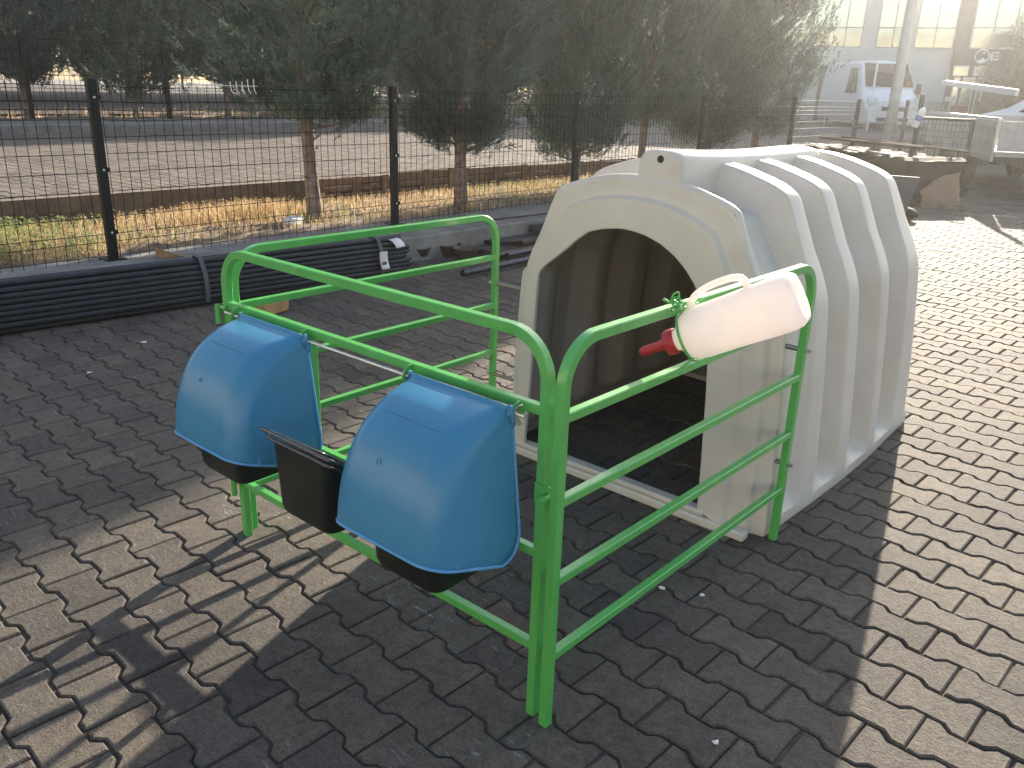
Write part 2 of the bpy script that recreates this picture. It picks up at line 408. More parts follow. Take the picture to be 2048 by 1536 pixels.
# ------------------------------------------------------------------ pen panels
def arc(c, r, a0, a1, n, ex, ey):
    c = Vector(c); ex = Vector(ex); ey = Vector(ey)
    return [c + ex * r * math.cos(a0 + (a1 - a0) * i / n) + ey * r * math.sin(a0 + (a1 - a0) * i / n) for i in range(n + 1)]
def u_path(L, zt, s, rc):
    """path of an inverted-U tube frame in local x (0..L) / z, centreline"""
    a = s / 2; ex = (1, 0, 0); ey = (0, 0, 1)
    p = [Vector((a, 0, 0)), Vector((a, 0, 0.3))]
    p += arc((a + rc, 0, zt - a - rc), rc, PI, PI / 2, 10, ex, ey)
    p += arc((L - a - rc, 0, zt - a - rc), rc, PI / 2, 0, 10, ex, ey)
    p += [Vector((L - a, 0, 0.3)), Vector((L - a, 0, 0))]
    return p
S = 0.0255; RC = 0.105
def side_panel(name, label, loc, rz, L, zs, group, zt=1.0):
    t = thing(name, label, 'fence panel', loc, rz, group)
    b = MB(); b.sq(u_path(L, zt, S, RC), S, (0, 1, 0)); b.build('frame', M['green'], t)
    for z in zs:
        b = MB(); b.sq([(S * 0.9, 0, z - 0.0115), (L - S * 0.9, 0, z - 0.0115)], S - 0.002, (0, 1, 0), h=0.023)
        b.build('rail', M['green'], t)
    return t
ZS = (0.8295, 0.6245, 0.4187, 0.2107)
# right panel: runs along +Y with its outer face on x = 0
pr = side_panel('pen_side_panel', 'green tubular side panel holding the milk bottle, nearest the camera on the right', (-S / 2, 0, 0), PI / 2, 1.29, ZS, 'green calf pen side panels')
pl = side_panel('pen_side_panel', 'green tubular side panel on the far left of the pen, beside the pipe bundle', (-1.369, 0.022, 0), PI / 2 + 0.0158, 1.265, (0.810, 0.600, 0.388, 0.174), 'green calf pen side panels', 0.986)
def spacer(parent, x, z, y0, y1, yb):
    b = MB(); b.tube([(x, y0, z), (x, y1, z)], 0.0085, 10)
    for k in range(0): pass
    o = b.build('spacer_rod', M['steel_dk'], parent)
    b = MB(); b.lathe([(0, 0), (0.009, 0.0), (0.009, 0.007), (0.006, 0.008), (0.006, 0.018), (0, 0.018)], 6, (x, yb, z), (0, -1 if yb < 0 else 1, 0)); b.build('nut', M['galv'], o)
for z in (0.705, 0.295):
    spacer(pr, 1.277, z, 0.010, 0.15, -0.0128)
    spacer(pl, 1.25, z - 0.02, -0.010, -0.22, 0.0128)
# bottle ring and chain on the right panel (local x = along panel, local y = -world x)
RG = Vector((0.026, 0.452, 0.924))            # ring centre, world
BD = Vector((0.85, 0.22, 0.47)).normalized()    # bottle axis towards its base
inv = Matrix.Rotation(-PI / 2, 3, 'Z')
def toR(p): return inv @ (Vector(p) - Vector((-S / 2, 0, 0)))
b = MB()
s1 = BD.cross(Vector((0, 0, 1))).normalized(); u1 = s1.cross(BD)
ringp = [toR(RG + (s1 * math.cos(a) + u1 * math.sin(a)) * 0.0625) for a in np.linspace(0, 2 * PI, 28, endpoint=False)]
b.tube(ringp, 0.0038, 8, closed=True)
b.tube([toR((0.006, 0.385, 0.822)), toR((0.030, 0.39, 0.835)), toR(RG + (s1 * math.cos(-2.2) + u1 * math.sin(-2.2)) * 0.0625)], 0.004, 8)
b.tube([toR((0.0, 0.44, 0.985)), toR(RG + u1 * 0.0625)], 0.004, 8)
b.build('bottle_ring', M['green'], pr)
b = MB()
for k in range(5):
    c = Vector((0.006 + 0.004 * k, 0.405 + 0.021 * k, 1.0 + 0.006 * math.sin(k * 1.7) + (0.004 if k else 0)))
    b.torus(toR(c), (0, 0.25, 1) if k % 2 else (0, 1, 0.2), 0.0072, 0.0024, 14, 6, sx=1.75, dirx=(1, 0.15 * k, 0.1))
for k in range(3):
    b.torus(toR((0.004 - 0.003 * k, 0.412 + 0.004 * k, 1.008 + 0.008 * k)), (1, 0.4 * k, 0.3), 0.0072, 0.0024, 12, 6, sx=1.7, dirx=(0, 1, 0.6 - k))
b.tube([toR((0, 0.395, 1.012)), toR((-0.004, 0.37, 1.025))], 0.0035, 8)
b.build('chain', M['green'], pr)

# front gate: local x runs from the near right post to the left, outer face on local y = 0
gate = thing('pen_gate', 'green tubular front gate of the calf pen carrying the two blue hoods', 'gate', (-0.0495, 0.0096 + S / 2, 0), PI - 0.0223 + 0.0446)
# local +x -> world (-cos, ...) ; rotate so that world direction is (-1, -0.0223)
gate.rotation_euler = (0, 0, PI + 0.0223)
W = 1.2989
b = MB(); b.sq(u_path(W, 1.0, S, RC), S, (0, 1, 0)); b.build('frame', M['green'], gate)
for z in (0.8303, 0.2129):
    b = MB(); b.sq([(S * 0.9, 0, z - 0.0115), (W - S * 0.9, 0, z - 0.0115)], S - 0.002, (0, 1, 0), h=0.023)
    b.build('rail', M['green'], gate)
b = MB(); b.sq([(S * 0.9, 0, 0.4605), (W - S * 0.9, 0, 0.4605)], S - 0.003, (0, 1, 0), h=0.022); b.build('bucket_rail', M['green'], gate)
b = MB(); b.sq([(0.86, 0, 0.2129), (0.86, 0, 0.808)], 0.022, (0, 1, 0)); b.build('mid_post', M['green'], gate)
for cx in (0.25, 0.655, 1.02):   # three bucket rings
    b = MB(); p = [(cx - 0.115, 0.0, 0.462), (cx - 0.115, 0.10, 0.462), (cx - 0.115, 0.165, 0.462), (cx - 0.10, 0.18, 0.462), (cx + 0.10, 0.18, 0.462), (cx + 0.115, 0.165, 0.462), (cx + 0.115, 0.0, 0.462)]
    b.tube(p, 0.005, 8)
    b.build('bucket_ring', M['green'], gate)
b = MB(); b.tube([(0.045, 0.035, 0.806), (1.25, 0.035, 0.806)], 0.0042, 10); rod = b.build('hood_rod', M['galv'], gate)
b = MB()
b.lathe([(0, 0), (0.007, 0), (0.007, 0.008), (0, 0.008)], 10, (0.068, 0.035, 0.806), (1, 0, 0))
for sg in (-1, 1):
    b.sweep([(0.072, 0.035, 0.806 + sg * 0.006), (0.068, 0.035, 0.806 + sg * 0.014), (0.058, 0.035, 0.806 + sg * 0.024)], [(0.006, 0.0015), (-0.006, 0.0015), (-0.006, -0.0015), (0.006, -0.0015)])
b.build('wing_nut', M['galv'], rod)
for cx in (0.078, 0.432, 0.862, 1.202):
    b = MB()
    pts = arc((cx, 0.016, 0.800), 0.024, -0.35 * PI, 0.75 * PI, 12, (0, 1, 0), (0, 0, 1))
    b.sweep(pts, [(0.0025, 0.006), (-0.0025, 0.006), (-0.0025, -0.006), (0.0025, -0.006)], (1, 0, 0))
    b.box(cx - 0.0025, cx + 0.0025, -0.002, 0.038, 0.793, 0.816)
    b.build('rod_bracket', M['green'], gate)
for z in (0.79, 0.185):
    b = MB(); b.tube([(W + 0.004, 0.028, z - 0.03), (W + 0.004, 0.028, z + 0.03)], 0.009, 10)
    b.tube([(W - 0.03, 0.02, z + 0.022), (W + 0.012, 0.024, z + 0.022)], 0.006, 8)
    b.box(W - 0.03, W - 0.004, 0.0, 0.017, z + 0.01, z + 0.034); b.build('hinge', M['green'], gate)
b = MB()
b.lathe([(0.012, 0), (0.027, 0), (0.027, 0.005), (0.012, 0.005), (0.012, 0)], 20, (-0.012, 0.0125, 0.622), (0, 1, 0))
b.box(0.004, 0.024, 0.0127, 0.0172, 0.598, 0.646); b.build('latch_plate', M['green'], gate)
b = MB(); b.lathe([(0, 0.02), (0.0135, 0.02), (0.0135, 0.0), (0, 0.0)], 6, (-0.008, 0.0185, 0.613), (0, 1, 0)); b.lathe([(0.009, -0.03), (0.009, 0.0)], 10, (-0.008, 0.0185, 0.613), (0, 1, 0), close=True)
b.build('latch_bolt', M['green'], gate)

# ------------------------------------------------------------------ blue hoods
def hood_mesh(w2, name, parent, label, loc, rz):
    t = thing(name, label, 'feeder hood', loc, rz, 'blue hoods on the gate')
    prof = [(0.006, 0.006), (-0.004, 0.010), (-0.012, 0.003), (-0.050, -0.003), (-0.095, -0.013), (-0.138, -0.033), (-0.174, -0.064), (-0.203, -0.104), (-0.224, -0.15), (-0.238, -0.195), (-0.245, -0.24), (-0.248, -0.27), (-0.249, -0.298)]
    # smooth resample (Catmull-Rom)
    q = []
    P = [Vector((0, y, z)) for y, z in prof]
    for i in range(len(P) - 1):
        p0, p1, p2, p3 = P[max(0, i - 1)], P[i], P[i + 1], P[min(len(P) - 1, i + 2)]
        for k in range(3):
            s = k / 3
            q.append(0.5 * ((2 * p1) + (-p0 + p2) * s + (2 * p0 - 5 * p1 + 4 * p2 - p3) * s * s + (-p0 + 3 * p1 - 3 * p2 + p3) * s ** 3))
    q.append(P[-1])
    n = len(q)
    nr = []
    for i in range(n):
        tt = (q[min(n - 1, i + 1)] - q[max(0, i - 1)]).normalized(); nr.append(Vector((0, -tt.z, tt.y)))   # inward normal (towards +y / -z)
    nr = [v if v.dot(Vector((0, 0.6, -0.8))) > 0 else -v for v in nr]
    K = 9
    rad = [0.014 + 0.052 * min(1, i / (n * 0.40)) for i in range(n)]
    flare = lambda z: 0.020 * max(0, min(1, (-z) / 0.3))
    V = []; F = []
    cols = []      # from right cap edge to left cap edge across the hood
    for sgn in (1, -1):
        for k in range(K + 1):
            th = (PI / 2) * (1 - k / K)
            if sgn == -1: th = (PI / 2) * (k / K)
            cols.append((sgn, th))
    for i in range(n):
        for sgn, th in cols:
            r = rad[i]; off = r * (1 - math.cos(th)); x = (w2 + flare(q[i].z) - r + r * math.sin(th)) * sgn
            p = q[i] + nr[i] * off
            zz = p.z
            if i > n - 6:   # lower front edge keeps its level, drops slightly towards the sides
                zz = p.z - 0.02 * (off / r if r else 0) * (i - (n - 6)) / 5
            V.append((x, p.y, zz))
    m = len(cols)
    for i in range(n - 1):
        for k in range(m - 1): F.append((i * m + k, i * m + k + 1, (i + 1) * m + k + 1, (i + 1) * m + k))
    # end caps: strips from the rounded ring to the back edge
    rim = [V[(n - 1) * m + k] for k in range(m)]
    caps = []
    for sgn, col in ((1, 0), (-1, m - 1)):
        ring = [V[i * m + col] for i in range(n)]
        lo = ring[-1]
        back_n = 14; C = 8
        nb = len(V); rows = []
        for i in range(n):
            # target point on the back edge
            f = i / (n - 1)
            zb = 0.006 - f * 0.0
            rows.append(ring[i])
        # back edge curve from top to the rounded lower rear corner, then along the lower edge to the front
        be = [Vector((0, 0.008 + 0.022 * s, 0.008 - 0.375 * s)) for s in np.linspace(0, 0.86, 12)]
        be += [Vector((0, 0.025, -0.335)), Vector((0, 0.014, -0.358)), Vector((0, -0.005, -0.372)), Vector((0, -0.03, -0.376))]
        for s in np.linspace(0, 1, 8)[1:]:
            be.append(Vector((0, -0.03 + (lo[1] + 0.03) * s, -0.376 + (lo[2] + 0.376) * s)))
        # resample be to n points by arc length
        L = [0]
        for a, c in zip(be[:-1], be[1:]): L.append(L[-1] + (c - a).length)
        pts = []
        for i in range(n):
            d = L[-1] * i / (n - 1); k = max(0, min(len(be) - 2, next((kk for kk in range(len(L) - 1) if L[kk + 1] >= d), len(be) - 2)))
            f = (d - L[k]) / max(1e-9, L[k + 1] - L[k]); pts.append(be[k].lerp(be[k + 1], f))
        grid = []
        for i in range(n):
            a = Vector(ring[i]); bpt = pts[i].copy(); bpt.x = sgn * (w2 + flare(bpt.z) + 0.001)
            row = [i * m + col]
            for c in range(1, C + 1):
                p = a.lerp(bpt, c / C); p.x += sgn * 0.004 * math.sin(PI * c / C); V.append(tuple(p)); row.append(len(V) - 1)
            grid.append(row)
        for i in range(n - 1):
            for c in range(C): F.append((grid[i][c], grid[i][c + 1], grid[i + 1][c + 1], grid[i + 1][c]))
        edge = [V[grid[i][C]] for i in range(n)]
        caps.append(edge)
    b = MB(); b.add(V, F)
    o = b.build('hood_shell', M['blue'], t, angle=60)
    bm = bmesh.new(); bm.from_mesh(o.data); bmesh.ops.remove_doubles(bm, verts=bm.verts, dist=0.0004); bmesh.ops.recalc_face_normals(bm, faces=bm.faces); bm.to_mesh(o.data); bm.free()
    sm = o.modifiers.new("solid", 'SOLIDIFY'); sm.thickness = 0.004; sm.offset = -1
    # lip along the whole lower edge
    b = MB()
    path = [Vector(p) for p in caps[0]] + [Vector(p) for p in rim] + [Vector(p) for p in reversed(caps[1])]
    clean = [path[0]]
    for p in path[1:]:
        if (p - clean[-1]).length > 0.004: clean.append(p)
    b.sweep(clean, [(0.0042 * math.cos(2 * PI * i / 8), 0.0042 * math.sin(2 * PI * i / 8)) for i in range(8)])
    b.build('lip', M['blue_rim'], t, angle=60)
    # raised panel line and moulding mark on the front
    b = MB(); j = int(n * 0.42)
    b.tube([q[j] - nr[j] * 0.0008 + Vector((x, 0, 0)) for x in (-0.085, 0.0, 0.085)], 0.0016, 6)
    b.build('raised_line', M['blue'], t); b = MB()
    j = int(n * 0.62); b.torus(q[j] - nr[j] * 0.0008 + Vector((-0.03, 0, 0)), -nr[j], 0.006, 0.0013, 12, 6)
    b.build('ring_mark', M['blue'], t)
    return t
HZ = 0.812
hood_mesh(0.162, 'blue_hood', None, 'blue plastic feeder hood nearest the camera, hung on the right half of the gate', (-0.290, -0.034, HZ + 0.006), 0.0223)
hood_mesh(0.160, 'blue_hood', None, 'blue plastic feeder hood on the left half of the gate, farther from the camera', (-1.045, -0.045, HZ + 0.004), 0.0223)

# ------------------------------------------------------------------ black buckets
def bucket(label, cx, lip):
    t = thing('black_bucket', label, 'bucket', (cx, -0.022 - 0.0223 * abs(cx), 0), 0.0223, 'black buckets in the gate rings')
    slope = lambda y: 0.607 + (y + 0.19) * -0.72        # the rim is high at the front and drops towards the gate
    def ring(hx, y0, y1, z, r, n=6):
        cs = [(hx - r, y1 - r, 0), (-hx + r, y1 - r, PI / 2), (-hx + r, y0 + r, PI), (hx - r, y0 + r, 1.5 * PI)]
        return [(x + r * math.cos(a + PI / 2 * k / n), y + r * math.sin(a + PI / 2 * k / n), z if not callable(z) else z(y + r * math.sin(a + PI / 2 * k / n))) for x, y, a in cs for k in range(n + 1)]
    rs = [ring(0.090, -0.160, -0.02, 0.392, 0.03), ring(0.106, -0.178, -0.012, 0.397, 0.032), ring(0.110, -0.184, -0.006, 0.415, 0.028), ring(0.115, -0.190, 0.0, slope, 0.022),
          ring(0.110, -0.186, -0.004, slope, 0.02), ring(0.100, -0.172, -0.012, 0.425, 0.028), ring(0.085, -0.155, -0.02, 0.410, 0.03)]
    k = len(rs[0]); b = MB(); V = [p for r in rs for p in r]
    F = [(a * k + i, a * k + (i + 1) % k, (a + 1) * k + (i + 1) % k, (a + 1) * k + i) for a in range(len(rs) - 1) for i in range(k)]
    F += [tuple(range(k - 1, -1, -1)), tuple((len(rs) - 1) * k + i for i in range(k))]
    b.add(V, F); b.build('body', M['black_pl'], t, angle=50)
    b = MB(); b.tube(ring(0.124 + lip, -0.202, 0.004, lambda y: slope(y) + 0.014, 0.016), 0.0055, 8, closed=True); b.build('rim', M['black_gl'], t, angle=60)
    b = MB(); b.tube(ring(0.118 + lip, -0.196, 0.0, lambda y: slope(y) - 0.004, 0.016), 0.004, 8, closed=True); b.build('lower_rim', M['black_gl'], t, angle=60)
    return t
bucket('black plastic bucket showing below the near right blue hood', -0.285, 0.0)
bucket('black square bucket with shiny rim in the gap between the two blue hoods', -0.668, 0.022)
bucket('black plastic bucket showing below the left blue hood', -1.07, 0.0)

# ------------------------------------------------------------------ milk bottle
bt = thing('milk_bottle', 'translucent white milk feeding bottle with red teat, held in the ring on the side panel', 'feeding bottle', RG)
q_ = BD.to_track_quat('Z', 'Y'); 
up_l = (Vector((0, 0, 1)) - BD * BD.z).normalized(); sd_l = up_l.cross(BD).normalized()
def bp_(x, y, z): return sd_l * x + up_l * y + BD * z
b = MB(); prof = [(-0.045, 0.026, 2), (-0.03, 0.026, 2), (-0.022, 0.030, 2), (-0.012, 0.042, 2), (0.0, 0.052, 2), (0.014, 0.058, 2.1), (0.04, 0.0605, 2.2), (0.10, 0.0605, 2.3), (0.104, 0.0595, 2.3), (0.108, 0.0605, 2.4), (0.17, 0.061, 2.8), (0.215, 0.0615, 3.2), (0.245, 0.061, 3.4), (0.262, 0.058, 3.4), (0.272, 0.052, 3.2), (0.275, 0.044, 3), (0.270, 0.032, 2.5), (0.266, 0.015, 2)]
n = 48; V = []
for z, r, ex in prof:
    for i in range(n):
        a = 2 * PI * i / n; c, s = math.cos(a), math.sin(a)
        f = (abs(c) ** ex + abs(s) ** ex) ** (-1 / ex)
        if z > 0.15: f *= 1 - 0.025 * (z - 0.15) / 0.12 * (math.cos(4 * a) > 0.75)
        r2 = r * (1.07 if z > -0.02 else 1.0); V.append(bp_(c * r2 * f, s * r2 * f, z * (1.03 if z > 0 else 1)))
k = len(prof)
F = [(a * n + i, a * n + (i + 1) % n, (a + 1) * n + (i + 1) % n, (a + 1) * n + i) for a in range(k - 1) for i in range(n)]
F += [tuple(range(n - 1, -1, -1)), tuple((k - 1) * n + i for i in range(n))]
b.add(V, F); b.build('body', M['bottle'], bt, angle=60)
b = MB()
hp = [bp_(0, 0.040, 0.02), bp_(0, 0.062, 0.028), bp_(0, 0.086, 0.05), bp_(0, 0.097, 0.085), bp_(0, 0.099, 0.12), bp_(0, 0.097, 0.15), bp_(0, 0.088, 0.172), bp_(0, 0.070, 0.178), bp_(0, 0.050, 0.176)]
sm_ = []
for i in range(len(hp) - 1):
    p0, p1, p2, p3 = hp[max(0, i - 1)], hp[i], hp[i + 1], hp[min(len(hp) - 1, i + 2)]
    for kk in range(3):
        s = kk / 3; sm_.append(0.5 * ((2 * p1) + (-p0 + p2) * s + (2 * p0 - 5 * p1 + 4 * p2 - p3) * s * s + (-p0 + 3 * p1 - 3 * p2 + p3) * s ** 3))
sm_.append(hp[-1])
b.sweep(sm_, [(0.011 * math.cos(2 * PI * i / 10), 0.0085 * math.sin(2 * PI * i / 10)) for i in range(10)], tuple(sd_l)); b.build('handle', M['bottle'], bt, angle=60)
b = MB()
pr_ = [(0.0, -0.062), (0.020, -0.062), (0.031, -0.058), (0.033, -0.050), (0.033, -0.034), (0.030, -0.030)]
V = []; n = 40
for i in range(n):
    a = 2 * PI * i / n
    for r, z in pr_:
        rr = r * (0.965 if (i % 2 and -0.058 < z < -0.031) else 1.0); V.append(bp_(rr * math.cos(a), rr * math.sin(a), z))
k = len(pr_); F = [(i * k + a, ((i + 1) % n) * k + a, ((i + 1) % n) * k + a + 1, i * k + a + 1) for i in range(n) for a in range(k - 1)]
b.add(V, F); b.build('cap', M['red'], bt, angle=50)
b = MB(); b.lathe([(0.019, -0.060), (0.016, -0.066), (0.0125, -0.078), (0.012, -0.10), (0.0125, -0.118), (0.0115, -0.128), (0.007, -0.134), (0, -0.135)], 20, (0, 0, 0), BD); b.build('teat', M['red'], bt, angle=60)

# ------------------------------------------------------------------ calf hutch
hut = thing('calf_hutch', 'white moulded calf hutch with ribbed sides and an arched doorway', 'calf hutch', (-0.645, 1.19, 0), R(0.6))
half = [(0.598, 0.0), (0.600, 0.03), (0.602, 0.05), (0.602, 0.075), (0.602, 0.11), (0.602, 0.2), (0.598, 0.33), (0.592, 0.47), (0.584, 0.62), (0.575, 0.74), (0.568, 0.80), (0.556, 0.845), (0.532, 0.905), (0.493, 0.985), (0.455, 1.075), (0.428, 1.135), (0.412, 1.160), (0.385, 1.180), (0.345, 1.198), (0.29, 1.216), (0.22, 1.236), (0.13, 1.252), (0.05, 1.258), (0.0, 1.259)]
def smooth_pts(P, i0, k=2):
    out = list(P[:i0])
    for i in range(i0, len(P) - 1):
        p0, p1, p2, p3 = P[i - 1], P[i], P[i + 1], (P[i + 2] if i + 2 < len(P) else (-P[i][0], P[i][1]))
        for q in range(k):
            t = q / k
            out.append(tuple(0.5 * (2 * p1[c] + (-p0[c] + p2[c]) * t + (2 * p0[c] - 5 * p1[c] + 4 * p2[c] - p3[c]) * t * t + (-p0[c] + 3 * p1[c] - 3 * p2[c] + p3[c]) * t ** 3) for c in (0, 1)))
    out.append(P[-1]); return out
half = smooth_pts(half, 5, 3)
prof = half + [(-x, z) for x, z in reversed(half[:-1])]
npf = len(prof)
nrm = []
for i in range(npf):
    a = Vector((*prof[max(0, i - 1)], 0)); c = Vector((*prof[min(npf - 1, i + 1)], 0)); t = (c - a).normalized(); nrm.append((t.y, -t.x))
nrm = [((-x, -z) if (x * prof[i][0] + z * (prof[i][1] - 0.5)) < 0 else (x, z)) for i, (x, z) in enumerate(nrm)]
for it in range(14):      # even out the normals so that the recesses stay clean round the corners
    q = []
    for i in range(npf):
        if i < 6 or i > npf - 7: q.append(nrm[i]); continue
        x = nrm[i - 1][0] + nrm[i][0] + nrm[i + 1][0]; z = nrm[i - 1][1] + nrm[i][1] + nrm[i + 1][1]; l_ = math.hypot(x, z); q.append((x / l_, z / l_))
    nrm = q
UP = [(.022, .062), (.026, .055), (.034, .051), (.045, .050), (.06, .056), (.14, .080), (.262, .084), (.270, .080), (.302, .006), (.312, 0), (.395, 0), (.41, .004), (.49, .072), (.51, .080), (.552, .082), (.560, .078), (.592, .006), (.602, 0), (.69, 0), (.705, .004), (.80, .072), (.82, .080), (.902, .082), (.910, .078), (.942, .006), (.952, 0), (1.035, 0), (1.05, .004), (1.145, .072), (1.165, .080), (1.252, .082), (1.26, .078), (1.292, .006), (1.302, 0), (1.40, .002), (1.425, .008), (1.44, .03)]
LO = [(.022, .062), (.026, .055), (.034, .051), (.05, .050), (.058, .046), (.068, .006), (.075, .001), (.09, 0), (.16, .002), (.175, .010), (.195, .045), (.21, .052), (.235, .050), (.26, .040)]
def off(tt, z):
    u = np.interp(tt, [p[0] for p in UP], [p[1] for p in UP])
    if tt < 0.30:
        l = np.interp(tt, [p[0] for p in LO] + [.315], [p[1] for p in LO] + [0.0]); f = min(1, max(0, (z - 0.775) / 0.05)); u = l * (1 - f) + u * f
    g = 0.86 if z < 0.9 else (0.86 + 0.44 * min(1, (z - 0.9) / 0.3))
    if tt > 0.06: u *= g
    if tt > 0.06: u *= min(1, max(0, (z - 0.052) / 0.04))
    return float(u)
ts = sorted(set([p[0] for p in UP] + [p[0] for p in LO]))
V = []
for tt in ts:
    for i in range(npf):
        x, z = prof[i]; o_ = off(tt, z)
        bl = 0.032 * math.sin(PI * min(1, tt / 1.55)) * max(0, 1 - z / 0.95)
        y = tt if tt <= 1.305 else 1.305 + (tt - 1.305) * (1 + 0.9 * max(0, 1 - z / 1.2))
        lean = 0.05 * (1 - z / 1.2) * min(1, max(0, (tt - 0.2) / 0.3))
        V.append((x - nrm[i][0] * o_ + bl * (1 if x > 0 else -1 if x < 0 else 0), y + lean, z - nrm[i][1] * o_ if z > 0.001 else 0))
F = [(a * npf + i, a * npf + i + 1, (a + 1) * npf + i + 1, (a + 1) * npf + i) for a in range(len(ts) - 1) for i in range(npf - 1)]
la = (len(ts) - 1) * npf
F.append(tuple(la + i for i in range(npf)))
b = MB(); b.add(V, F)
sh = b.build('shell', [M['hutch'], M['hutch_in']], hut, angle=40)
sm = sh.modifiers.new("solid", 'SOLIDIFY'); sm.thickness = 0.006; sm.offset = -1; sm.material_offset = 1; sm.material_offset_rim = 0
wnm = sh.modifiers.new('wn', 'WEIGHTED_NORMAL'); wnm.keep_sharp = True; wnm.weight = 80
# front face with arched doorway and the moulded groove round it
C0 = -0.645
door = [(-0.273, 0.055), (-0.280, 0.25), (-0.292, 0.50), (-0.303, 0.66), (-0.330, 0.78), (-0.352, 0.825), (-0.385, 0.875), (-0.425, 0.918), (-0.47, 0.955), (-0.53, 0.988), (-0.597, 1.009), (-0.65, 1.017), (-0.70, 1.018), (-0.77, 1.008), (-0.837, 0.988), (-0.89, 0.95), (-0.937, 0.908), (-1.0, 0.858), (-1.045, 0.822), (-1.066, 0.795), (-1.070, 0.74), (-1.078, 0.55), (-1.09, 0.3), (-1.106, 0.055)]
door = [(x - C0, z) for x, z in door]
def resamp(P, n, closed=False):
    P = [Vector((*p, 0)) if len(p) == 2 else Vector(p) for p in P]; L = [0]
    for a, c in zip(P[:-1], P[1:]): L.append(L[-1] + (c - a).length)
    out = []
    k = 0
    for i in range(n):
        d = L[-1] * i / (n - 1)
        while k < len(L) - 2 and L[k + 1] < d: k += 1
        out.append(P[k].lerp(P[k + 1], (d - L[k]) / max(1e-9, L[k + 1] - L[k])))
    return out
NP = 141
outer = resamp([(V[i][0], V[i][2]) for i in range(npf)], NP); inner = resamp(door, NP)
outer[0].y = 0.0; outer[-1].y = 0.0
rings = [(0, 0.022), (0.02, 0.019), (0.05, 0.018), (0.17, 0.0175), (0.185, 0.0175), (0.33, 0.017), (0.345, 0.013), (0.385, -0.008), (0.40, -0.011), (0.965, -0.011), (0.992, -0.009), (1.0, -0.004), (1.0, 0.004)]
Vf = []
for f, yy in rings:
    for i in range(NP):
        p = outer[i].lerp(inner[i], f); Vf.append((p.x, yy, p.y))
Ff = [(a * NP + i, a * NP + i + 1, (a + 1) * NP + i + 1, (a + 1) * NP + i) for a in range(len(rings) - 1) for i in range(NP - 1)]
b = MB(); b.add(Vf, Ff); ds = b.build('door_surround', M['hutch'], hut, angle=60); ds.modifiers.new('wn', 'WEIGHTED_NORMAL').weight = 80
b = MB()
b.box(-0.574, 0.568, -0.028, 0.02, 0, 0.034); b.build('base_flange', M['hutch'], hut, bevel=0.007)
b = MB(); b.box(-0.52, 0.40, -0.018, 0.03, 0.0345, 0.056); b.build('door_sill', M['hutch'], hut, bevel=0.006)
b = MB(); b.box(-0.60, 0.585, 1.42, 1.69, 0, 0.03); b.build('base_flange', M['hutch'], hut, bevel=0.007)
b = MB()
nb_ = 14; Vb = []; xs0, xs1 = -0.022, 0.152
sec = [(xs1, 1.16), (xs1, 1.262), (xs1 - 0.006, 1.280), (xs1 - 0.020, 1.291), (0.10, 1.297), (0.04, 1.300), (0.012, 1.297), (-0.006, 1.288), (-0.018, 1.272), (xs0, 1.25), (xs0, 1.16)]
ys = [0.028, 0.034, 0.05] + list(np.linspace(0.15, 1.12, 12)) + [1.17, 1.20, 1.215]
sc_ = [0.90, 0.97, 1.0] + [1.0] * 12 + [0.99, 0.95, 0.86]
for y, q in zip(ys, sc_):
    for x, z in sec:
        zz = 1.16 + (z - 1.16) * q - 0.016 * max(0, y - 0.05) - 0.010 * math.sin(PI * min(1, max(0, y) / 1.2))
        Vb.append((0.065 + (x - 0.065) * (0.5 + 0.5 * q), y, zz))
k = len(sec)
Fb = [(a * k + i, a * k + i + 1, (a + 1) * k + i + 1, (a + 1) * k + i) for a in range(len(ys) - 1) for i in range(k - 1)]
Fb += [tuple(range(k)), tuple((len(ys) - 1) * k + i for i in range(k))]
b.add(Vb, Fb); rb = b.build('ridge_box', M['hutch'], hut, angle=50)
b = MB(); b.lathe([(0, 0.0), (0.0115, 0.0), (0.0125, 0.002), (0.0125, 0.004)], 20, (0.067, 0.024, 1.268), (0, 1, 0)); b.build('drain_hole', M['hole'], rb)

# ------------------------------------------------------------------ fence on the ledge
fx = -5.11
fence = thing('wire_fence', 'black welded wire mesh fence on square posts along the concrete ledge', 'fence', (fx, 1.22, 0.215))
PY = [-4.05, -1.42, 1.22, 3.87, 6.6, 9.42, 12.33, 15.1, 17.8, 20.5, 23.2]
PY = [y - 1.22 for y in PY]
for i, y in enumerate(PY):
    b = MB(); b.sq([(0, y, 0), (0, y, 1.225)], 0.06, (1, 0, 0), ch=0.005); b.box(-0.07, 0.07, y - 0.07, y + 0.07, 0.001, 0.009); b.box(-0.032, 0.032, y - 0.032, y + 0.032, 1.2255, 1.231)
    p = b.build('post', M['fence'], fence)
    for z in (1.11, 0.63, 0.195):
        b = MB(); b.lathe([(0, 0.008), (0.008, 0.006), (0.010, 0)], 10, (0.031, y, z), (1, 0, 0)); b.build('bolt', M['galv'], p)
        b = MB(); b.box(0.005, 0.03, y + 0.031, y + 0.045, z - 0.015, z + 0.015); b.build('clamp', M['fence'], p)
HZs = [0.035, 0.135, 0.19, 0.31, 0.485, 0.615, 0.74, 0.85, 0.965, 1.03, 1.085, 1.185]
zprof = [(0.005, 0), (0.135, 0), (0.163, 0.028), (0.19, 0), (0.6, 0.0), (1.03, 0), (1.058, 0.028), (1.085, 0), (1.21, 0)]
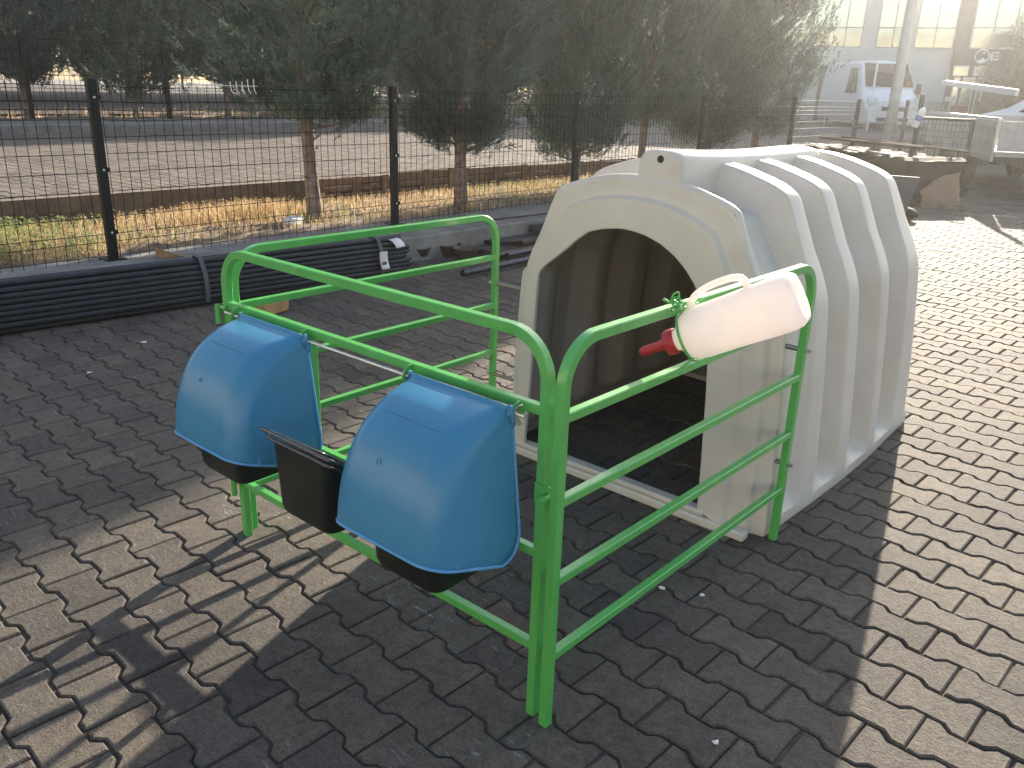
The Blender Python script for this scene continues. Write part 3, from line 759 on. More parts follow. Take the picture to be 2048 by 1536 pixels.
for i in range(len(PY) - 1):
    y0, y1 = PY[i] + 0.04, PY[i + 1] - 0.04
    b = MB(); n = max(10, int(round((y1 - y0) / 0.072)))
    far = PY[i] > 9
    for k in range(n + 1):
        y = y0 + (y1 - y0) * k / n; wob = 0.002 * math.sin(k * 2.3 + i)
        if i == 2 and k == 3:
            pts = [(0.03 + d, y + (0.03 if 0.82 < z < 0.96 else 0), z) for z, d in [(0.005, 0), (0.135, 0), (0.163, .028), (0.19, 0), (0.74, 0), (0.79, 0.01), (0.86, 0.0), (0.93, 0.012), (0.985, 0)]]
        else: pts = [(0.03 + d + wob, y, z) for z, d in zprof]
        b.tube(pts, 0.0026, 4 if far else 5, cap=False)
    for z in HZs:
        if i == 2 and z > 0.95:
            m_ = 12; pts = [(0.034, y0 + (y1 - y0) * q / m_, z - (0.012 * math.exp(-((q - 1.6) / 1.0) ** 2))) for q in range(m_ + 1)]
            b.tube(pts, 0.0027, 5)
        else: b.tube([(0.034, y0, z), (0.034, (y0 + y1) / 2, z + 0.003), (0.034, y1, z)], 0.0027, 5)
    pn = b.build('mesh_panel', M['fence'], fence, angle=80)
    if i == 2:
        b = MB(); yy = y0 + 0.55
        b.tube([(0.038, yy, 1.205), (0.038, yy + 0.66, 1.205)], 0.0034, 5)
        for k in range(13):
            if k in (4, 6, 7): continue
            y = yy + 0.05 * k + 0.03
            b.tube([(0.036, y, 1.235 if k < 11 else 1.255), (0.036, y, 1.20), (0.04, y + 0.004, 1.17), (0.05, y + 0.012, 1.15)], 0.0034, 5)
        b.build('sunlit_white_wire', M['white_w'], pn)  # sunlit stretch of the top wire, its brightness painted white

# ------------------------------------------------------------------ vegetation on the strip
def blades(name, m, n, area, hgt, wid, lean, seed, dens=None, tuft=False, nleaf=1):
    rng = np.random.default_rng(seed); V = []; Fq = []; tone = []
    x0, x1, y0, y1 = area; c = 0
    while c < n:
        x = rng.uniform(x0, x1); y = rng.uniform(y0, y1)
        p = dens(x, y) if dens else 1
        if rng.random() > p: continue
        c += 1
        h = hgt * rng.uniform(0.45, 1.15) * (0.5 + 0.5 * p); a = rng.uniform(0, 2 * PI); l = rng.normal(0, lean) * h; w_ = wid * rng.uniform(0.6, 1.3)
        dx, dy = math.cos(a) * w_, math.sin(a) * w_; b_ = rng.uniform(0, 2 * PI); lx, ly = math.cos(b_) * l, math.sin(b_) * l
        k = len(V); z = 0.19
        V += [(x - dx, y - dy, z), (x + dx, y + dy, z), (x + lx * .4 + dx * .8, y + ly * .4 + dy * .8, z + h * .6), (x + lx * .4 - dx * .8, y + ly * .4 - dy * .8, z + h * .6), (x + lx, y + ly, z + h)]
        Fq += [(k, k + 1, k + 2, k + 3), (k + 3, k + 2, k + 4)]; t = rng.random(); tone += [t] * 5
        if tuft:   # seed head / leaves
            for q in range(nleaf):
                zz = z + h * rng.uniform(0.35, 1.0); f = (zz - z) / h; cx, cy = x + lx * f, y + ly * f; s = wid * rng.uniform(3, 7); aa = rng.uniform(0, 2 * PI)
                k = len(V); ux, uy = math.cos(aa), math.sin(aa)
                V += [(cx, cy, zz), (cx + ux * s - uy * s * .4, cy + uy * s + ux * s * .4, zz + s * .5), (cx + ux * s * 1.9, cy + uy * s * 1.9, zz + s * rng.uniform(-.2, .9)), (cx + ux * s + uy * s * .4, cy + uy * s - ux * s * .4, zz + s * .5)]
                Fq += [(k, k + 1, k + 2, k + 3)]; tone += [t] * 4
    me = bpy.data.meshes.new(name); me.from_pydata(V, [], Fq); me.materials.append(m)
    at = me.attributes.new("tone", 'FLOAT', 'POINT'); at.data.foreach_set("value", np.array(tone, np.float32))
    o = bpy.data.objects.new(name, me); COL.objects.link(o); return stuff(o)
def dn(x, y):
    a = math.exp(-((y - 2.9) / 0.9) ** 2) * math.exp(-((x + 6.35) / 0.40) ** 2)
    return min(1, 0.07 + a + 0.36 * math.exp(-((y - 0.5) / 1.2) ** 2) + (0.16 if y > 4 else 0))
blades("dry_grass", M['dry'], 15000, (-6.85, -5.3, -1.5, 13), 0.18, 0.0032, 0.35, 11, dn, True, 1)
def wn(x, y): return min(1, 0.02 + 0.70 * math.exp(-((y - 0.6) / 0.95) ** 2) + 0.10 * math.exp(-((y - 3.6) / 0.5) ** 2) + 0.12 * (1 if 6 < y < 9 else 0))
blades("green_weeds", M['weed'], 1700, (-6.85, -5.35, -1.2, 10), 0.20, 0.0035, 0.35, 12, wn, True, 4)
blades("far_grass", M['dry'], 500, (-18.8, -17.2, 0, 26), 0.22, 0.012, 0.4, 13, None, True, 1).location.z = 0.36
blades("far_weeds", M['weed'], 900, (-18.8, -17.2, 11, 26), 0.5, 0.012, 0.4, 14, None, True, 5).location.z = 0.36

# low earth wall and wooden pallets behind the strip
b = MB(); b.box(-6.965, -6.86, -8, 4.25, 0.1, 0.445)
for k in range(12):
    y = -3 + k * 0.6; b.box(-6.862, -6.848, y + 0.02, y + 0.57, 0.30 + 0.01 * (k % 2), 0.43); b.box(-6.862, -6.852, y, y + 0.59, 0.16, 0.28)
tag(b.build("low_board_wall", M['wall_b']), "low brown board wall below the raised paving, at far left behind the grass", "wall")
pal = [(4.2, 5.25, 0.43, 'broken end plank sticking out, right of the near tree trunk'), (5.3, 6.35, 0.45, 'nailed to a broad upright, behind the middle fence post'), (6.4, 7.75, 0.44, 'with the longest gap between its boards, behind the second tree trunk'), (7.8, 9.6, 0.42, 'farthest right, partly hidden by the hutch roof')]
for k, (y0, y1, zt, d) in enumerate(pal):
    t = thing('wooden_pallet', 'brown pallet on edge, ' + d, 'pallet', (-6.88, y0, 0.18), 0.02 * (k % 2) - 0.01, 'wooden pallets edging the paving')
    L = y1 - y0
    for z0, z1 in ((0.02, 0.085), (0.115, 0.17), (0.19, zt - 0.17)):
        b = MB(); b.box(0.0, 0.02, 0.01, L - 0.02 + 0.02 * math.sin(k * 5 + z0 * 50), z0, z1); b.build('board', M['wood'], t, bevel=0.003)
    for y in (0.03, L * 0.5, L - 0.1):
        b = MB(); b.box(0.0215, 0.055, y, y + 0.085, 0.0, zt - 0.16); b.build('upright', M['wood'], t, bevel=0.003)
b = MB(); b.box(-6.975, -6.92, 4.25, 24, 0.1, 0.40); struct(b.build("paving_edge", M['wall_b']))

# ------------------------------------------------------------------ trees
def spray_lib(rng, nb, bw):
    out = []
    for _ in range(4):
        V = []
        for k in range(nb):
            t = rng.uniform(0.0, 1.0) ** 0.8; a = rng.uniform(0, 2 * PI); l = 0.34 * (1 - 0.62 * t) * rng.uniform(0.6, 1.2)
            rad = np.array([math.cos(a), math.sin(a), 0]); dirv = rad * rng.uniform(0.35, 0.8) + np.array([0, 0, 1.0]) * rng.uniform(0.5, 1.0); dirv /= np.linalg.norm(dirv)
            base = np.array([0, 0, t * 0.85]); sd = np.cross(dirv, rng.normal(size=3)); sd /= np.linalg.norm(sd)
            V += [base, base + dirv * l * 0.45 + sd * bw, base + dirv * l, base + dirv * l * 0.45 - sd * bw]
        out.append(np.array(V))
    return out
def make_crown(seed, z0, z1, rmax, nbr, per, size, nb=30, bw=0.026, lowbr=True):
    rng = np.random.default_rng(seed); lib = spray_lib(rng, nb, bw)
    VV = []; tone = []; limbs = []
    H = z1 - z0
    for i in range(nbr):
        f = (i + rng.random()) / nbr; f = f ** 1.15; zb = z0 - 0.15 + H * f * 0.93
        env = rmax * (min(1, 0.45 + (f) * 2.2) if f < 0.25 else 1.0) * (1 - max(0, f - 0.22) / 0.80) ** 0.75
        if env < 0.1: env = 0.1
        az = i * 2.39996 + rng.normal(0, 0.3); L = env * rng.uniform(0.72, 1.16)
        el = rng.uniform(0.25, 0.8) + 0.5 * f
        d0 = np.array([math.cos(az) * math.cos(el * .45), math.sin(az) * math.cos(el * .45), math.sin(el * .45)])
        P0 = np.array([0, 0, zb]); ctrl = P0 + d0 * L * 0.55; P2 = P0 + np.array([math.cos(az) * L, math.sin(az) * L, L * math.tan(min(el, 1.1)) * 0.75])
        limbs.append([P0 * (1 - s) ** 2 + ctrl * 2 * s * (1 - s) + P2 * s * s for s in (0, .35, .7, 1)])
        cl = rng.uniform(0.25, 0.75)
        for k in range(per):
            s = rng.uniform(0.22, 1.02); p = P0 * (1 - s) ** 2 + ctrl * 2 * s * (1 - s) + P2 * s * s
            p = p + rng.normal(0, 1, 3) * env * 0.13
            tg = 2 * (1 - s) * (ctrl - P0) + 2 * s * (P2 - ctrl); tg /= np.linalg.norm(tg)
            ax = tg * 0.75 + np.array([0, 0, 0.75]) + rng.normal(0, 0.33, 3); ax /= np.linalg.norm(ax)
            q = np.cross(ax, rng.normal(size=3)); q /= np.linalg.norm(q); r_ = np.cross(ax, q)
            sz = size * rng.uniform(0.6, 1.35); v = lib[rng.integers(4)]
            VV.append(p + sz * (v[:, :1] * q + v[:, 1:2] * r_ + v[:, 2:] * ax)); tone.append(np.full(len(v), np.clip(cl + rng.normal(0, 0.2), 0, 1)))
    V = np.concatenate(VV); T = np.concatenate(tone); nq = len(V) // 4
    me = bpy.data.meshes.new("crown")
    me.vertices.add(len(V)); me.vertices.foreach_set("co", V.ravel())
    me.loops.add(nq * 4); me.loops.foreach_set("vertex_index", np.arange(nq * 4, dtype=np.int32))
    me.polygons.add(nq); me.polygons.foreach_set("loop_start", np.arange(0, nq * 4, 4, dtype=np.int32)); me.polygons.foreach_set("loop_total", np.full(nq, 4, np.int32))
    me.update(calc_edges=True)
    at = me.attributes.new("tone", 'FLOAT', 'POINT'); at.data.foreach_set("value", T.astype(np.float32))
    # trunk with limbs
    b = MB(); pts = []; scl = []
    for k in range(16):
        s = k / 15; z = -0.08 + (z1 * 0.86 + 0.08) * s
        pts.append((0.03 * math.sin(2.1 * s * 3 + seed), 0.03 * math.cos(1.7 * s * 3 + seed) - 0.03 * math.cos(seed), z)); scl.append((1 - 0.85 * s) * (1 + 0.35 * math.exp(-((z) / 0.12) ** 2)) * (1 + 0.06 * math.sin(k * 2.7)))
    b.tube(pts, 0.062, 12, scale=scl)
    for lm in limbs[:: 2]:
        b.tube([tuple(q) for q in lm], 0.016, 6, scale=[1, .8, .5, .25])
    for k in range(7):   # pruned stubs
        a = rng.uniform(0, 2 * PI); z = rng.uniform(0.25, max(0.4, z0)); b.tube([(0.04 * math.cos(a), 0.04 * math.sin(a), z), (0.085 * math.cos(a), 0.085 * math.sin(a), z + 0.03)], 0.011, 6)
    o = b.build("trunk", M['bark'], None, angle=70)
    tm = o.data; bpy.data.objects.remove(o)
    return me, tm
VAR = [make_crown(21, 1.0, 5.2, 1.06, 100, 62, 0.24, 32, 0.017), make_crown(34, 0.72, 5.0, 0.95, 96, 62, 0.24, 32, 0.017), make_crown(47, 0.62, 5.7, 1.25, 110, 64, 0.26, 32, 0.018)]
VF = make_crown(58, 0.75, 6.0, 1.7, 90, 34, 0.46, 26, 0.024)
VF2 = make_crown(71, 0.5, 5.8, 1.8, 90, 34, 0.48, 26, 0.024)
for me in (VAR[0][0], VAR[2][0], VF2[0]): me.materials.append(M['leaf'])
for me in (VAR[1][0], VF[0]): me.materials.append(M['leaf2'])
def tree(var, loc, s, rz, label, group, wd=1.0):
    t = thing('cypress_tree', label, 'tree', loc, rz, group); t.scale = (s * wd, s * wd, s)
    for nm, me in (('crown', var[0]), ('trunk', var[1])):
        o = bpy.data.objects.new(nm, me); COL.objects.link(o); o.parent = t
    return t
near = [(-5.84, 3.46, 0, 1.0, 0.4, 'grey green cypress with a pale bare trunk, just right of the left fence post'),
        (-5.50, 5.12, 1, 1.0, 1.9, 'narrow grey green cypress with low side twigs, right of the middle fence post'),
        (-5.75, 7.45, 2, 0.86, 3.1, 'grey green cypress behind the fence post left of the hutch roof'),
        (-5.9, 9.2, 0, 0.93, 4.0, 'hazy cypress directly above the front of the hutch roof'),
        (-6.0, 11.1, 2, 0.84, 5.2, 'hazy cypress above the middle of the hutch roof'),
        (-5.9, 12.7, 1, 1.0, 0.9, 'palest cypress at the right end of the row along the fence'),
        (-6.3, -1.9, 2, 1.0, 2.2, 'cypress just outside the left edge of the view')]
for x, y, v, s, rz, l in near[:6]: tree(VAR[v], (x, y, 0.2), s, rz, l, 'cypress trees along the fence', 1.14 if y < 6 else 1.05)
far = [(-18.3, 5.3, 0), (-18.1, 7.5, 1), (-17.9, 9.6, 0), (-18.3, 3.2, 1), (-18.0, 12.2, 1), (-18.2, 15.3, 0), (-18.1, 18.5, 1), (-18.2, 22, 0)]
fl = ['leftmost dark tree of the row beyond the pale paving', 'dark bushy tree beyond the pale paving, left of the left fence post', 'dark tree beyond the paving, right of the left fence post', 'dark tree at the very left edge beyond the paving', 'dark tree beyond the paving, left of the near cypress crown', 'distant tree behind the near cypress trunk', 'distant tree seen between the two near cypresses', 'distant tree behind the second near cypress']
for (x, y, v), l in zip(far, fl): tree((VF, VF2)[v], (x, y, 0.55), 1.05 + 0.08 * math.sin(x * 7), x * 3 + y, l, 'trees beyond the pale paving')
k = 0
for row, (xx, st) in enumerate([(-27.5, 3.6), (-33.0, 3.9), (-40.0, 4.2)]):
    for i in range(10):
        y = 4 + i * st + 1.2 * math.sin(i * 5.1 + row); x = xx + 1.3 * math.cos(i * 3.7 + row)
        tree((VF, VF2)[(i + row) % 2], (x, y, 0.6), 1.25 + 0.15 * math.sin(i * 2.3 + row), i * 1.7 + row, 'dark evergreen in the dense wood far behind the paving', 'wood far behind the paving')

tree(VF2, (-6.3, 34.0, 0), 0.8, 0.6, 'dark tree in front of the entrance wall at the right edge', None)
# second fence line beyond the paving
f2 = thing('wire_fence', 'distant black wire fence with thin posts among the far trees', 'fence', (-17.4, 6.0, 0.55))
ys2 = [-6.3, -3.6, -0.9, 1.9, 4.6, 7.3, 10.0, 12.7, 15.4]
for y in ys2:
    b = MB(); b.box(-0.04, 0.04, y - 0.04, y + 0.04, 0, 1.6); b.build('post', M['fence'], f2)
for y0, y1 in zip(ys2[:-1], ys2[1:]):
    b = MB()
    for k in range(28): y = y0 + (y1 - y0) * k / 28; b.tube([(0, y, 0.03), (0, y, 1.5)], 0.004, 4, cap=False)
    for z in (0.1, 0.35, 0.6, 0.85, 1.1, 1.3, 1.5): b.tube([(0, y0, z), (0, y1, z)], 0.005, 4, cap=False)
    b.build('mesh_panel', M['fence'], f2)

# ------------------------------------------------------------------ pipe bundle and scrap by the ledge
pb = thing('pipe_bundle', 'long bundle of black steel tubes strapped together beside the ledge', 'pipe bundle', (-4.245, 1.46, 0), -0.0945)
rows = [(6, 0.0), (6, 0.006), (6, 0.008), (6, 0.006), (6, 0.0), (5, -0.010), (5, -0.024), (4, -0.044), (3, -0.068)]
rs = random.Random(4); pm = None; step = 0.0335; cnt = 0; occ = {}
b0 = MB(); b0.sq([(0, -3.2, 0), (0, 1.68, 0)], 0.0325, (1, 0, 0), ch=0.0105); pm = b0.build('pipe', M['black_st'], None); pmesh = pm.data; bpy.data.objects.remove(pm)
for r_, (n, dx) in enumerate(rows):
    for c in range(n):
        o = bpy.data.objects.new('pipe', pmesh); COL.objects.link(o); o.parent = pb
        o.location = (dx - c * step + rs.uniform(-.006, .005), rs.uniform(-0.03, 0.05), 0.028 + r_ * step); o.rotation_euler = (rs.uniform(-.0012, .0012), 0, rs.uniform(-.0015, .0015))
for y in (-0.01, 1.42, -1.9):
    b = MB(); h_ = 0.028 + 9 * step - 0.012
    path = [(0.027, y, 0.03), (0.034, y, 0.13), (0.028, y, 0.19), (0.008, y, 0.245), (-0.026, y, 0.30), (-0.045, y, h_ + 0.008), (-0.13, y, h_ + 0.009), (-0.185, y, 0.22), (-0.19, y, 0.03)]
    b.sweep(path, [(0.016, 0.0012), (-0.016, 0.0012), (-0.016, -0.0012), (0.016, -0.0012)], (0, 1, 0)); b.build('strap', M['strap'], pb)
def sheet(b, c, ex, ey, curl, n=8, mi=0):
    c = Vector(c); ex = Vector(ex); ey = Vector(ey); nn = ex.cross(ey).normalized()
    vs = []
    for i in range(n + 1):
        s = i / n - 0.5
        for j in (-0.5, 0.5): vs.append(c + ex * s + ey * j + nn * curl * (4 * s * s))
    b.add(vs, [(2 * i, 2 * i + 1, 2 * i + 3, 2 * i + 2) for i in range(n)], mi)
b = MB(); sheet(b, (0.045, 1.42, 0.16), (0, 0.02, -0.14), (0, 0.075, 0.0), 0.012); sheet(b, (-0.02, 1.58, 0.295), (0.12, 0.03, -0.05), (0, 0.085, 0.01), -0.03)
for k in range(4): b.obox((0.049, 1.44 - 0.012 * k, 0.135), (0.0008, 0, 0), (0, 0.004, 0), (0, 0, 0.012), 1)
o = b.build('tag', [M['paper'], M['ink']], pb); o.modifiers.new("s", 'SOLIDIFY').thickness = 0.001
def bowl(x, y, r, label, rz=0):
    b = MB(); b.lathe([(0, 0.004), (r * 0.62, 0.004), (r * 0.80, 0.03), (r * 0.95, 0.085), (r * 1.0, 0.092), (r * 1.06, 0.093), (r * 1.06, 0.098), (r * 0.97, 0.1), (r * 0.90, 0.085), (r * 0.75, 0.035), (r * 0.6, 0.012), (0, 0.012)], 32, (0, 0, 0))
    tag(b.build('metal_bowl', M['bowl'], None, loc=(x, y, 0.004)), label, 'bowl', 'rusty bowls by the ledge')
bowl(-4.56, 3.66, 0.125, 'rusty metal bowl touching the end of the pipe bundle, leftmost of three')
bowl(-4.50, 3.97, 0.125, 'rusty metal bowl behind the other two against the ledge, brown inside')
bowl(-4.25, 3.97, 0.115, 'rusty metal bowl in front, rightmost of three')
loose = [((-3.68, 3.36), (-3.80, 5.9), 0.05, 0.027, 'loose blue black steel tube with its open end nearest the gate, longest of the scatter'), ((-3.72, 4.05), (-3.9, 6.4), 0.05, 0.022, 'loose steel tube ending beside the hutch corner, second in the scatter'), ((-3.82, 4.05), (-4.0, 6.6), 0.092, 0.022, 'loose steel tube lying on top of the others'), ((-4.0, 4.1), (-4.15, 6.6), 0.05, 0.024, 'loose dark tube lying behind the others'), ((-4.16, 4.6), (-4.35, 6.9), 0.085, 0.034, 'thick rusty tube with open end, nearest the ledge')]
for (a, c, z, r, l) in loose:
    b = MB(); a3 = Vector((*a, z)); c3 = Vector((*c, z)); L = (c3 - a3).length
    b.lathe([(r * 0.86, 0), (r, 0), (r, L), (r * 0.86, L), (r * 0.86, 0.0)], 16, (0, 0, 0), (c3 - a3))
    tag(b.build('steel_tube', M['rust'] if r > 0.03 else M['pipe_blue'], None, loc=a3), l, 'steel tube', 'loose tubes by the hutch')
b = MB(); b.bar((-3.6, 4.5, 0.012), (-4.4, 4.55, 0.012), 0.06, 0.024); tag(b.build('wood_batten', M['wood'], None), 'flat wood batten under the loose steel tubes', 'batten')
def plate_outline(pts, z, th, name, m, label, cat):
    b = MB(); n = len(pts); V = [(x, y, z) for x, y in pts] + [(x, y, z + th) for x, y in pts]
    F = [tuple(range(n - 1, -1, -1)), tuple(range(n, 2 * n))] + [(i, (i + 1) % n, n + (i + 1) % n, n + i) for i in range(n)]
    b.add(V, F); return tag(b.build(name, m, None, bevel=0.004), label, cat)
plate_outline([(-4.46, 4.42), (-4.42, 5.5), (-4.30, 5.5), (-4.2, 5.3), (-4.22, 4.66), (-4.26, 4.55), (-4.34, 4.45)], 0.06, 0.035, 'steel_plate', M['black_st'], 'dark flat steel plate with a rounded end against the ledge', 'steel plate')
plate_outline([(-4.44, 4.2), (-4.42, 5.2), (-3.95, 5.2), (-3.98, 4.24)], 0.0, 0.055, 'wood_slab', M['rust'], 'brown slab lying on the paving behind the bowls', 'slab')
b = MB(); b.bar((-4.42, 5.05, 0.145), (-4.41, 5.5, 0.15), 0.05, 0.07); tag(b.build('iron_bar', M['black_st'], None, bevel=0.004), 'short dark iron bar standing on the steel plate by the ledge', 'iron bar')
b = MB(); b.tube([(-4.72, 4.4, 0.224), (-4.64, 5.6, 0.224)], 0.008, 8); tag(b.build('iron_rod', M['rust'], None), 'thin rusty iron rod lying on top of the concrete ledge', 'rod')
def chunk(name, m, loc, size, label, cat, seed, rz=0):
    rg = random.Random(seed); b = MB(); sx, sy, sz = size
    b.box(-sx / 2, sx / 2, -sy / 2, sy / 2, 0, sz); o = b.build(name, m, None, angle=35, loc=loc)
    bm = bmesh.new(); bm.from_mesh(o.data); bmesh.ops.bevel(bm, geom=bm.edges[:], offset=min(size) * 0.12, segments=1, affect='EDGES'); bmesh.ops.subdivide_edges(bm, edges=bm.edges[:], cuts=2, use_grid_fill=True)
    for v in bm.verts: v.co += Vector((rg.gauss(0, 1), rg.gauss(0, 1), rg.gauss(0, 1) if v.co.z > 0.01 else 0)) * min(size) * 0.035
    bm.to_mesh(o.data); bm.free(); o.rotation_euler = (0, 0, rz); return tag(o, label, cat)
chunk('wood_block', M['wood_y'], (-3.80, 1.66, 0.0), (0.12, 0.26, 0.085), 'brown broken wood block on the paving in front of the pipes', 'wood block', 3, 0.3)
b = MB(); b.add([(0, 0, 0), (0.11, 0.0, 0), (0.11, 0.17, 0), (0, 0.17, 0), (0, 0, 0.07), (0.11, 0, 0.07)], [(0, 3, 2, 1), (0, 1, 5, 4), (4, 5, 2, 3), (0, 4, 3), (1, 2, 5)])
o = b.build('wood_wedge', M['wood_y'], None, loc=(-5.0, 1.48, 0.216), bevel=0.004); tag(o, 'small yellow wood wedge lying on the ledge behind the pipes', 'wedge')
chunk('brick_chunk', M['paper'], (-5.7, 3.15, 0.2), (0.12, 0.2, 0.07), 'pale broken brick in the dry grass by the near trunk', 'brick', 8, 0.5)
bits = [(-3.70, 0.75, 0.028, 'round white bottle cap on the shaded paving left of the blue hood'), (-3.37, 0.30, 0.022, 'small white scrap on the shaded paving at left, below the bottle cap'), (-0.125, 0.726, 0.016, 'white paper scrap on the paving under the right side panel'), (-0.012, 0.78, 0.014, 'pale scrap on the paving just outside the right side panel'), (0.33, 0.25, 0.014, 'white flake among others on the shaded paving right of the pen')]
for i, (x, y, r, l) in enumerate(bits):
    rg = random.Random(i); r *= 0.7; b = MB(); n = 9; V = [(r * rg.uniform(.6, 1.1) * math.cos(2 * PI * k / n), r * rg.uniform(.6, 1.1) * math.sin(2 * PI * k / n), 0.001 + 0.004 * rg.random()) for k in range(n)] + [(0, 0, 0.006)]
    b.add(V, [(k, (k + 1) % n, n) for k in range(n)]); o = b.build('paper_scrap', M['paper'], None, loc=(x, y, 0.002)); o.modifiers.new("s", 'SOLIDIFY').thickness = 0.0015; tag(o, l, 'litter')

# ------------------------------------------------------------------ right background: scrap bin, gate frame, bottle
ax = Vector((-0.82, 0.57, 0)); 
bn = thing('scrap_bin', 'dark scrap bin covered with black sheeting behind the hutch', 'scrap bin', (-3.02, 11.85, 0), math.atan2(ax.y, ax.x))
b = MB(); Lb, Db, Hb = 3.2, 0.95, 0.60
b.box(0, Lb, 0, 0.04, 0.10, Hb); b.box(0, Lb, -Db, -Db + 0.04, 0.10, Hb); b.box(0, 0.04, -Db + 0.0405, -0.0005, 0.10, Hb); b.box(Lb - 0.04, Lb, -Db + 0.0405, -0.0005, 0.10, Hb); b.box(0.0405, Lb - 0.0405, -Db + 0.0405, -0.0005, 0.11, 0.15); b.build('box', M['tarp'], bn)
b = MB()
b.box(0.15, 0.29, -Db + 0.03, -0.03, 0, 0.0995); b.build('skid', M['wood'], bn)
b = MB(); b.box(Lb - 0.3, Lb - 0.16, -Db + 0.03, -0.03, 0, 0.0995); b.build('skid', M['wood'], bn)
def drape(name, m, nx, ny, f, parent, th=0.004):
    V = [f(i / nx, j / ny) for j in range(ny + 1) for i in range(nx + 1)]
    b = MB(); b.add(V, [(j * (nx + 1) + i, j * (nx + 1) + i + 1, (j + 1) * (nx + 1) + i + 1, (j + 1) * (nx + 1) + i) for j in range(ny) for i in range(nx)])
    o = b.build(name, m, parent, angle=35); o.modifiers.new("s", 'SOLIDIFY').thickness = th; return o
def nz(a, s): return math.sin(a * 5.3 + s) * 0.5 + math.sin(a * 11.7 + s * 2.1) * 0.3 + math.sin(a * 23.1 + s * 3.3) * 0.2
# the near long side is local +y ... camera sees the y=0 side? sheet hangs over both
def tarp(u, v):
    x = -0.04 + u * (Lb + 0.08)
    if v < 0.4: s = v / 0.4; y = 0.05 + 0.035 * nz(x, 1) * (1 - s); z = 0.14 + s * (Hb - 0.10) + 0.03 * nz(x, 2) * (1 - s)
    elif v < 0.6: s = (v - 0.4) / 0.2; y = 0.05 - s * 0.5; z = Hb + 0.03 + 0.05 * abs(nz(x * 1.3, 3)) - 0.02 * s
    else: s = (v - 0.6) / 0.4; y = -0.45 - s * (Db - 0.40); z = Hb + 0.03 + 0.05 * abs(nz(x * 1.3, 3 + s))
    return (x, y, z)
drape('tarp', M['tarp'], 50, 20, tarp, bn)
def tarp2(u, v):
    x = -0.04 + u * (Lb + 0.08); s = v; return (x, -Db - 0.03 - 0.03 * nz(x, 7) * s, Hb + 0.045 - s * 0.5 + 0.03 * nz(x, 5) * s)
drape('side_sheet', M['tarp'], 50, 10, tarp2, bn)
def film(u, v):
    x = 0.25 + u * (Lb - 0.7); return (x, -0.12 + v * 0.16, Hb + 0.088 + 0.016 * abs(nz(x * 0.8, 4 + v * 0.5)) + 0.010 * v)
drape('white_sheet', M['film'], 50, 8, film, bn)
b = MB(); b.tube([(0.0, -Db - 0.02, Hb + 0.17), (Lb, -Db - 0.02, Hb + 0.19)], 0.018, 8); b.tube([(0.4, -Db + 0.45, Hb + 0.19), (Lb, -Db + 0.42, Hb + 0.17)], 0.03, 8); b.build('top_bar', M['rust'], bn)
def card_f(u, v): return (-2.42 - 0.34 * u - 0.06 * v + 0.02 * nz(v, 1), 12.46 - 0.56 * u, 0.03 + v * (0.46 - 0.25 * u * u) + 0.015 * nz(u * 2, 2))
o = drape('cardboard_sheet', M['card'], 14, 10, card_f, None, 0.006); tag(o, 'torn brown cardboard leaning against the end of the scrap bin', 'cardboard')
b = MB(); b.obox((-2.45, 9.55, 0.30), (0.20, 0.05, 0), (0.0, 0.012, 0.0), (0.03, 0.10, 0.29)); tag(b.build('grey_board', M['dk_clad'], None, bevel=0.004), 'dark grey board leaning by the rear corner of the hutch', 'board')
b = MB(); b.bar((-2.75, 11.75, 0.04), (-2.2, 12.1, 0.04), 0.09, 0.075); tag(b.build('timber_beam', M['wood'], None, bevel=0.006), 'squared timber beam on the paving beside the cardboard', 'beam')
def sack_f(u, v):
    a = 2 * PI * u; r = math.sin(PI * min(0.98, max(0.02, v))) ** 0.6; return (0.26 * r * math.cos(a), 0.20 * r * math.sin(a) * (1 + 0.1 * nz(v, 1)), 0.09 + 0.085 * -math.cos(PI * v) + 0.01 * nz(u * 2, 3))
o = drape('plastic_sack', M['tarp'], 24, 10, sack_f, None, 0.002); o.location = (-2.55, 10.15, 0); tag(o, 'dark plastic sack slumped on the paving in front of the scrap bin', 'sack')
# black framed mesh gate leaf standing loose
gl = thing('mesh_gate_leaf', 'black steel framed wire mesh gate leaf standing in front of the trailer bed', 'gate leaf', (-2.98, 14.58, 0), math.atan2(-0.35, 0.94) + PI)
gl.rotation_euler = (0, 0, PI - 0.20)
b = MB(); b.sq([(0, 0, 0.0), (0, 0, 1.20)], 0.05, (1, 0, 0)); b.sq([(0.95, 0, 0.0), (0.95, 0, 1.55)], 0.06, (1, 0, 0)); b.bar((0.03, 0, 1.17), (0.92, 0, 1.17), 0.05); b.bar((0.026, 0, 0.10), (0.92, 0, 0.10), 0.05); b.build('frame', M['fence'], gl)
b = MB()
for k in range(13): x = 0.06 + k * 0.07; b.tube([(x, 0, 0.12), (x, 0, 1.15)], 0.004, 4, cap=False)
for k in range(10): z = 0.18 + k * 0.10; b.tube([(0.03, 0.006, z), (0.93, 0.006, z)], 0.004, 4, cap=False)
b.build('mesh', M['fence'], gl)
b = MB(); b.bar((0.0, -0.25, 0.03), (0.0, 0.25, 0.03), 0.06, 0.05); b.build('foot', M['fence'], gl)
wb = thing('water_bottle', 'clear plastic water bottle with blue label hung on the dark gate post', 'bottle', (-3.91, 14.62, 1.02)); wb.rotation_euler = (0.0, 0.30, 0.3)
b = MB(); b.lathe([(0, 0), (0.05, 0.0), (0.058, 0.012), (0.058, 0.10), (0.055, 0.11), (0.055, 0.2), (0.058, 0.21), (0.058, 0.27), (0.045, 0.31), (0.02, 0.34), (0.018, 0.36)], 20); b.build('body', M['clear'], wb)
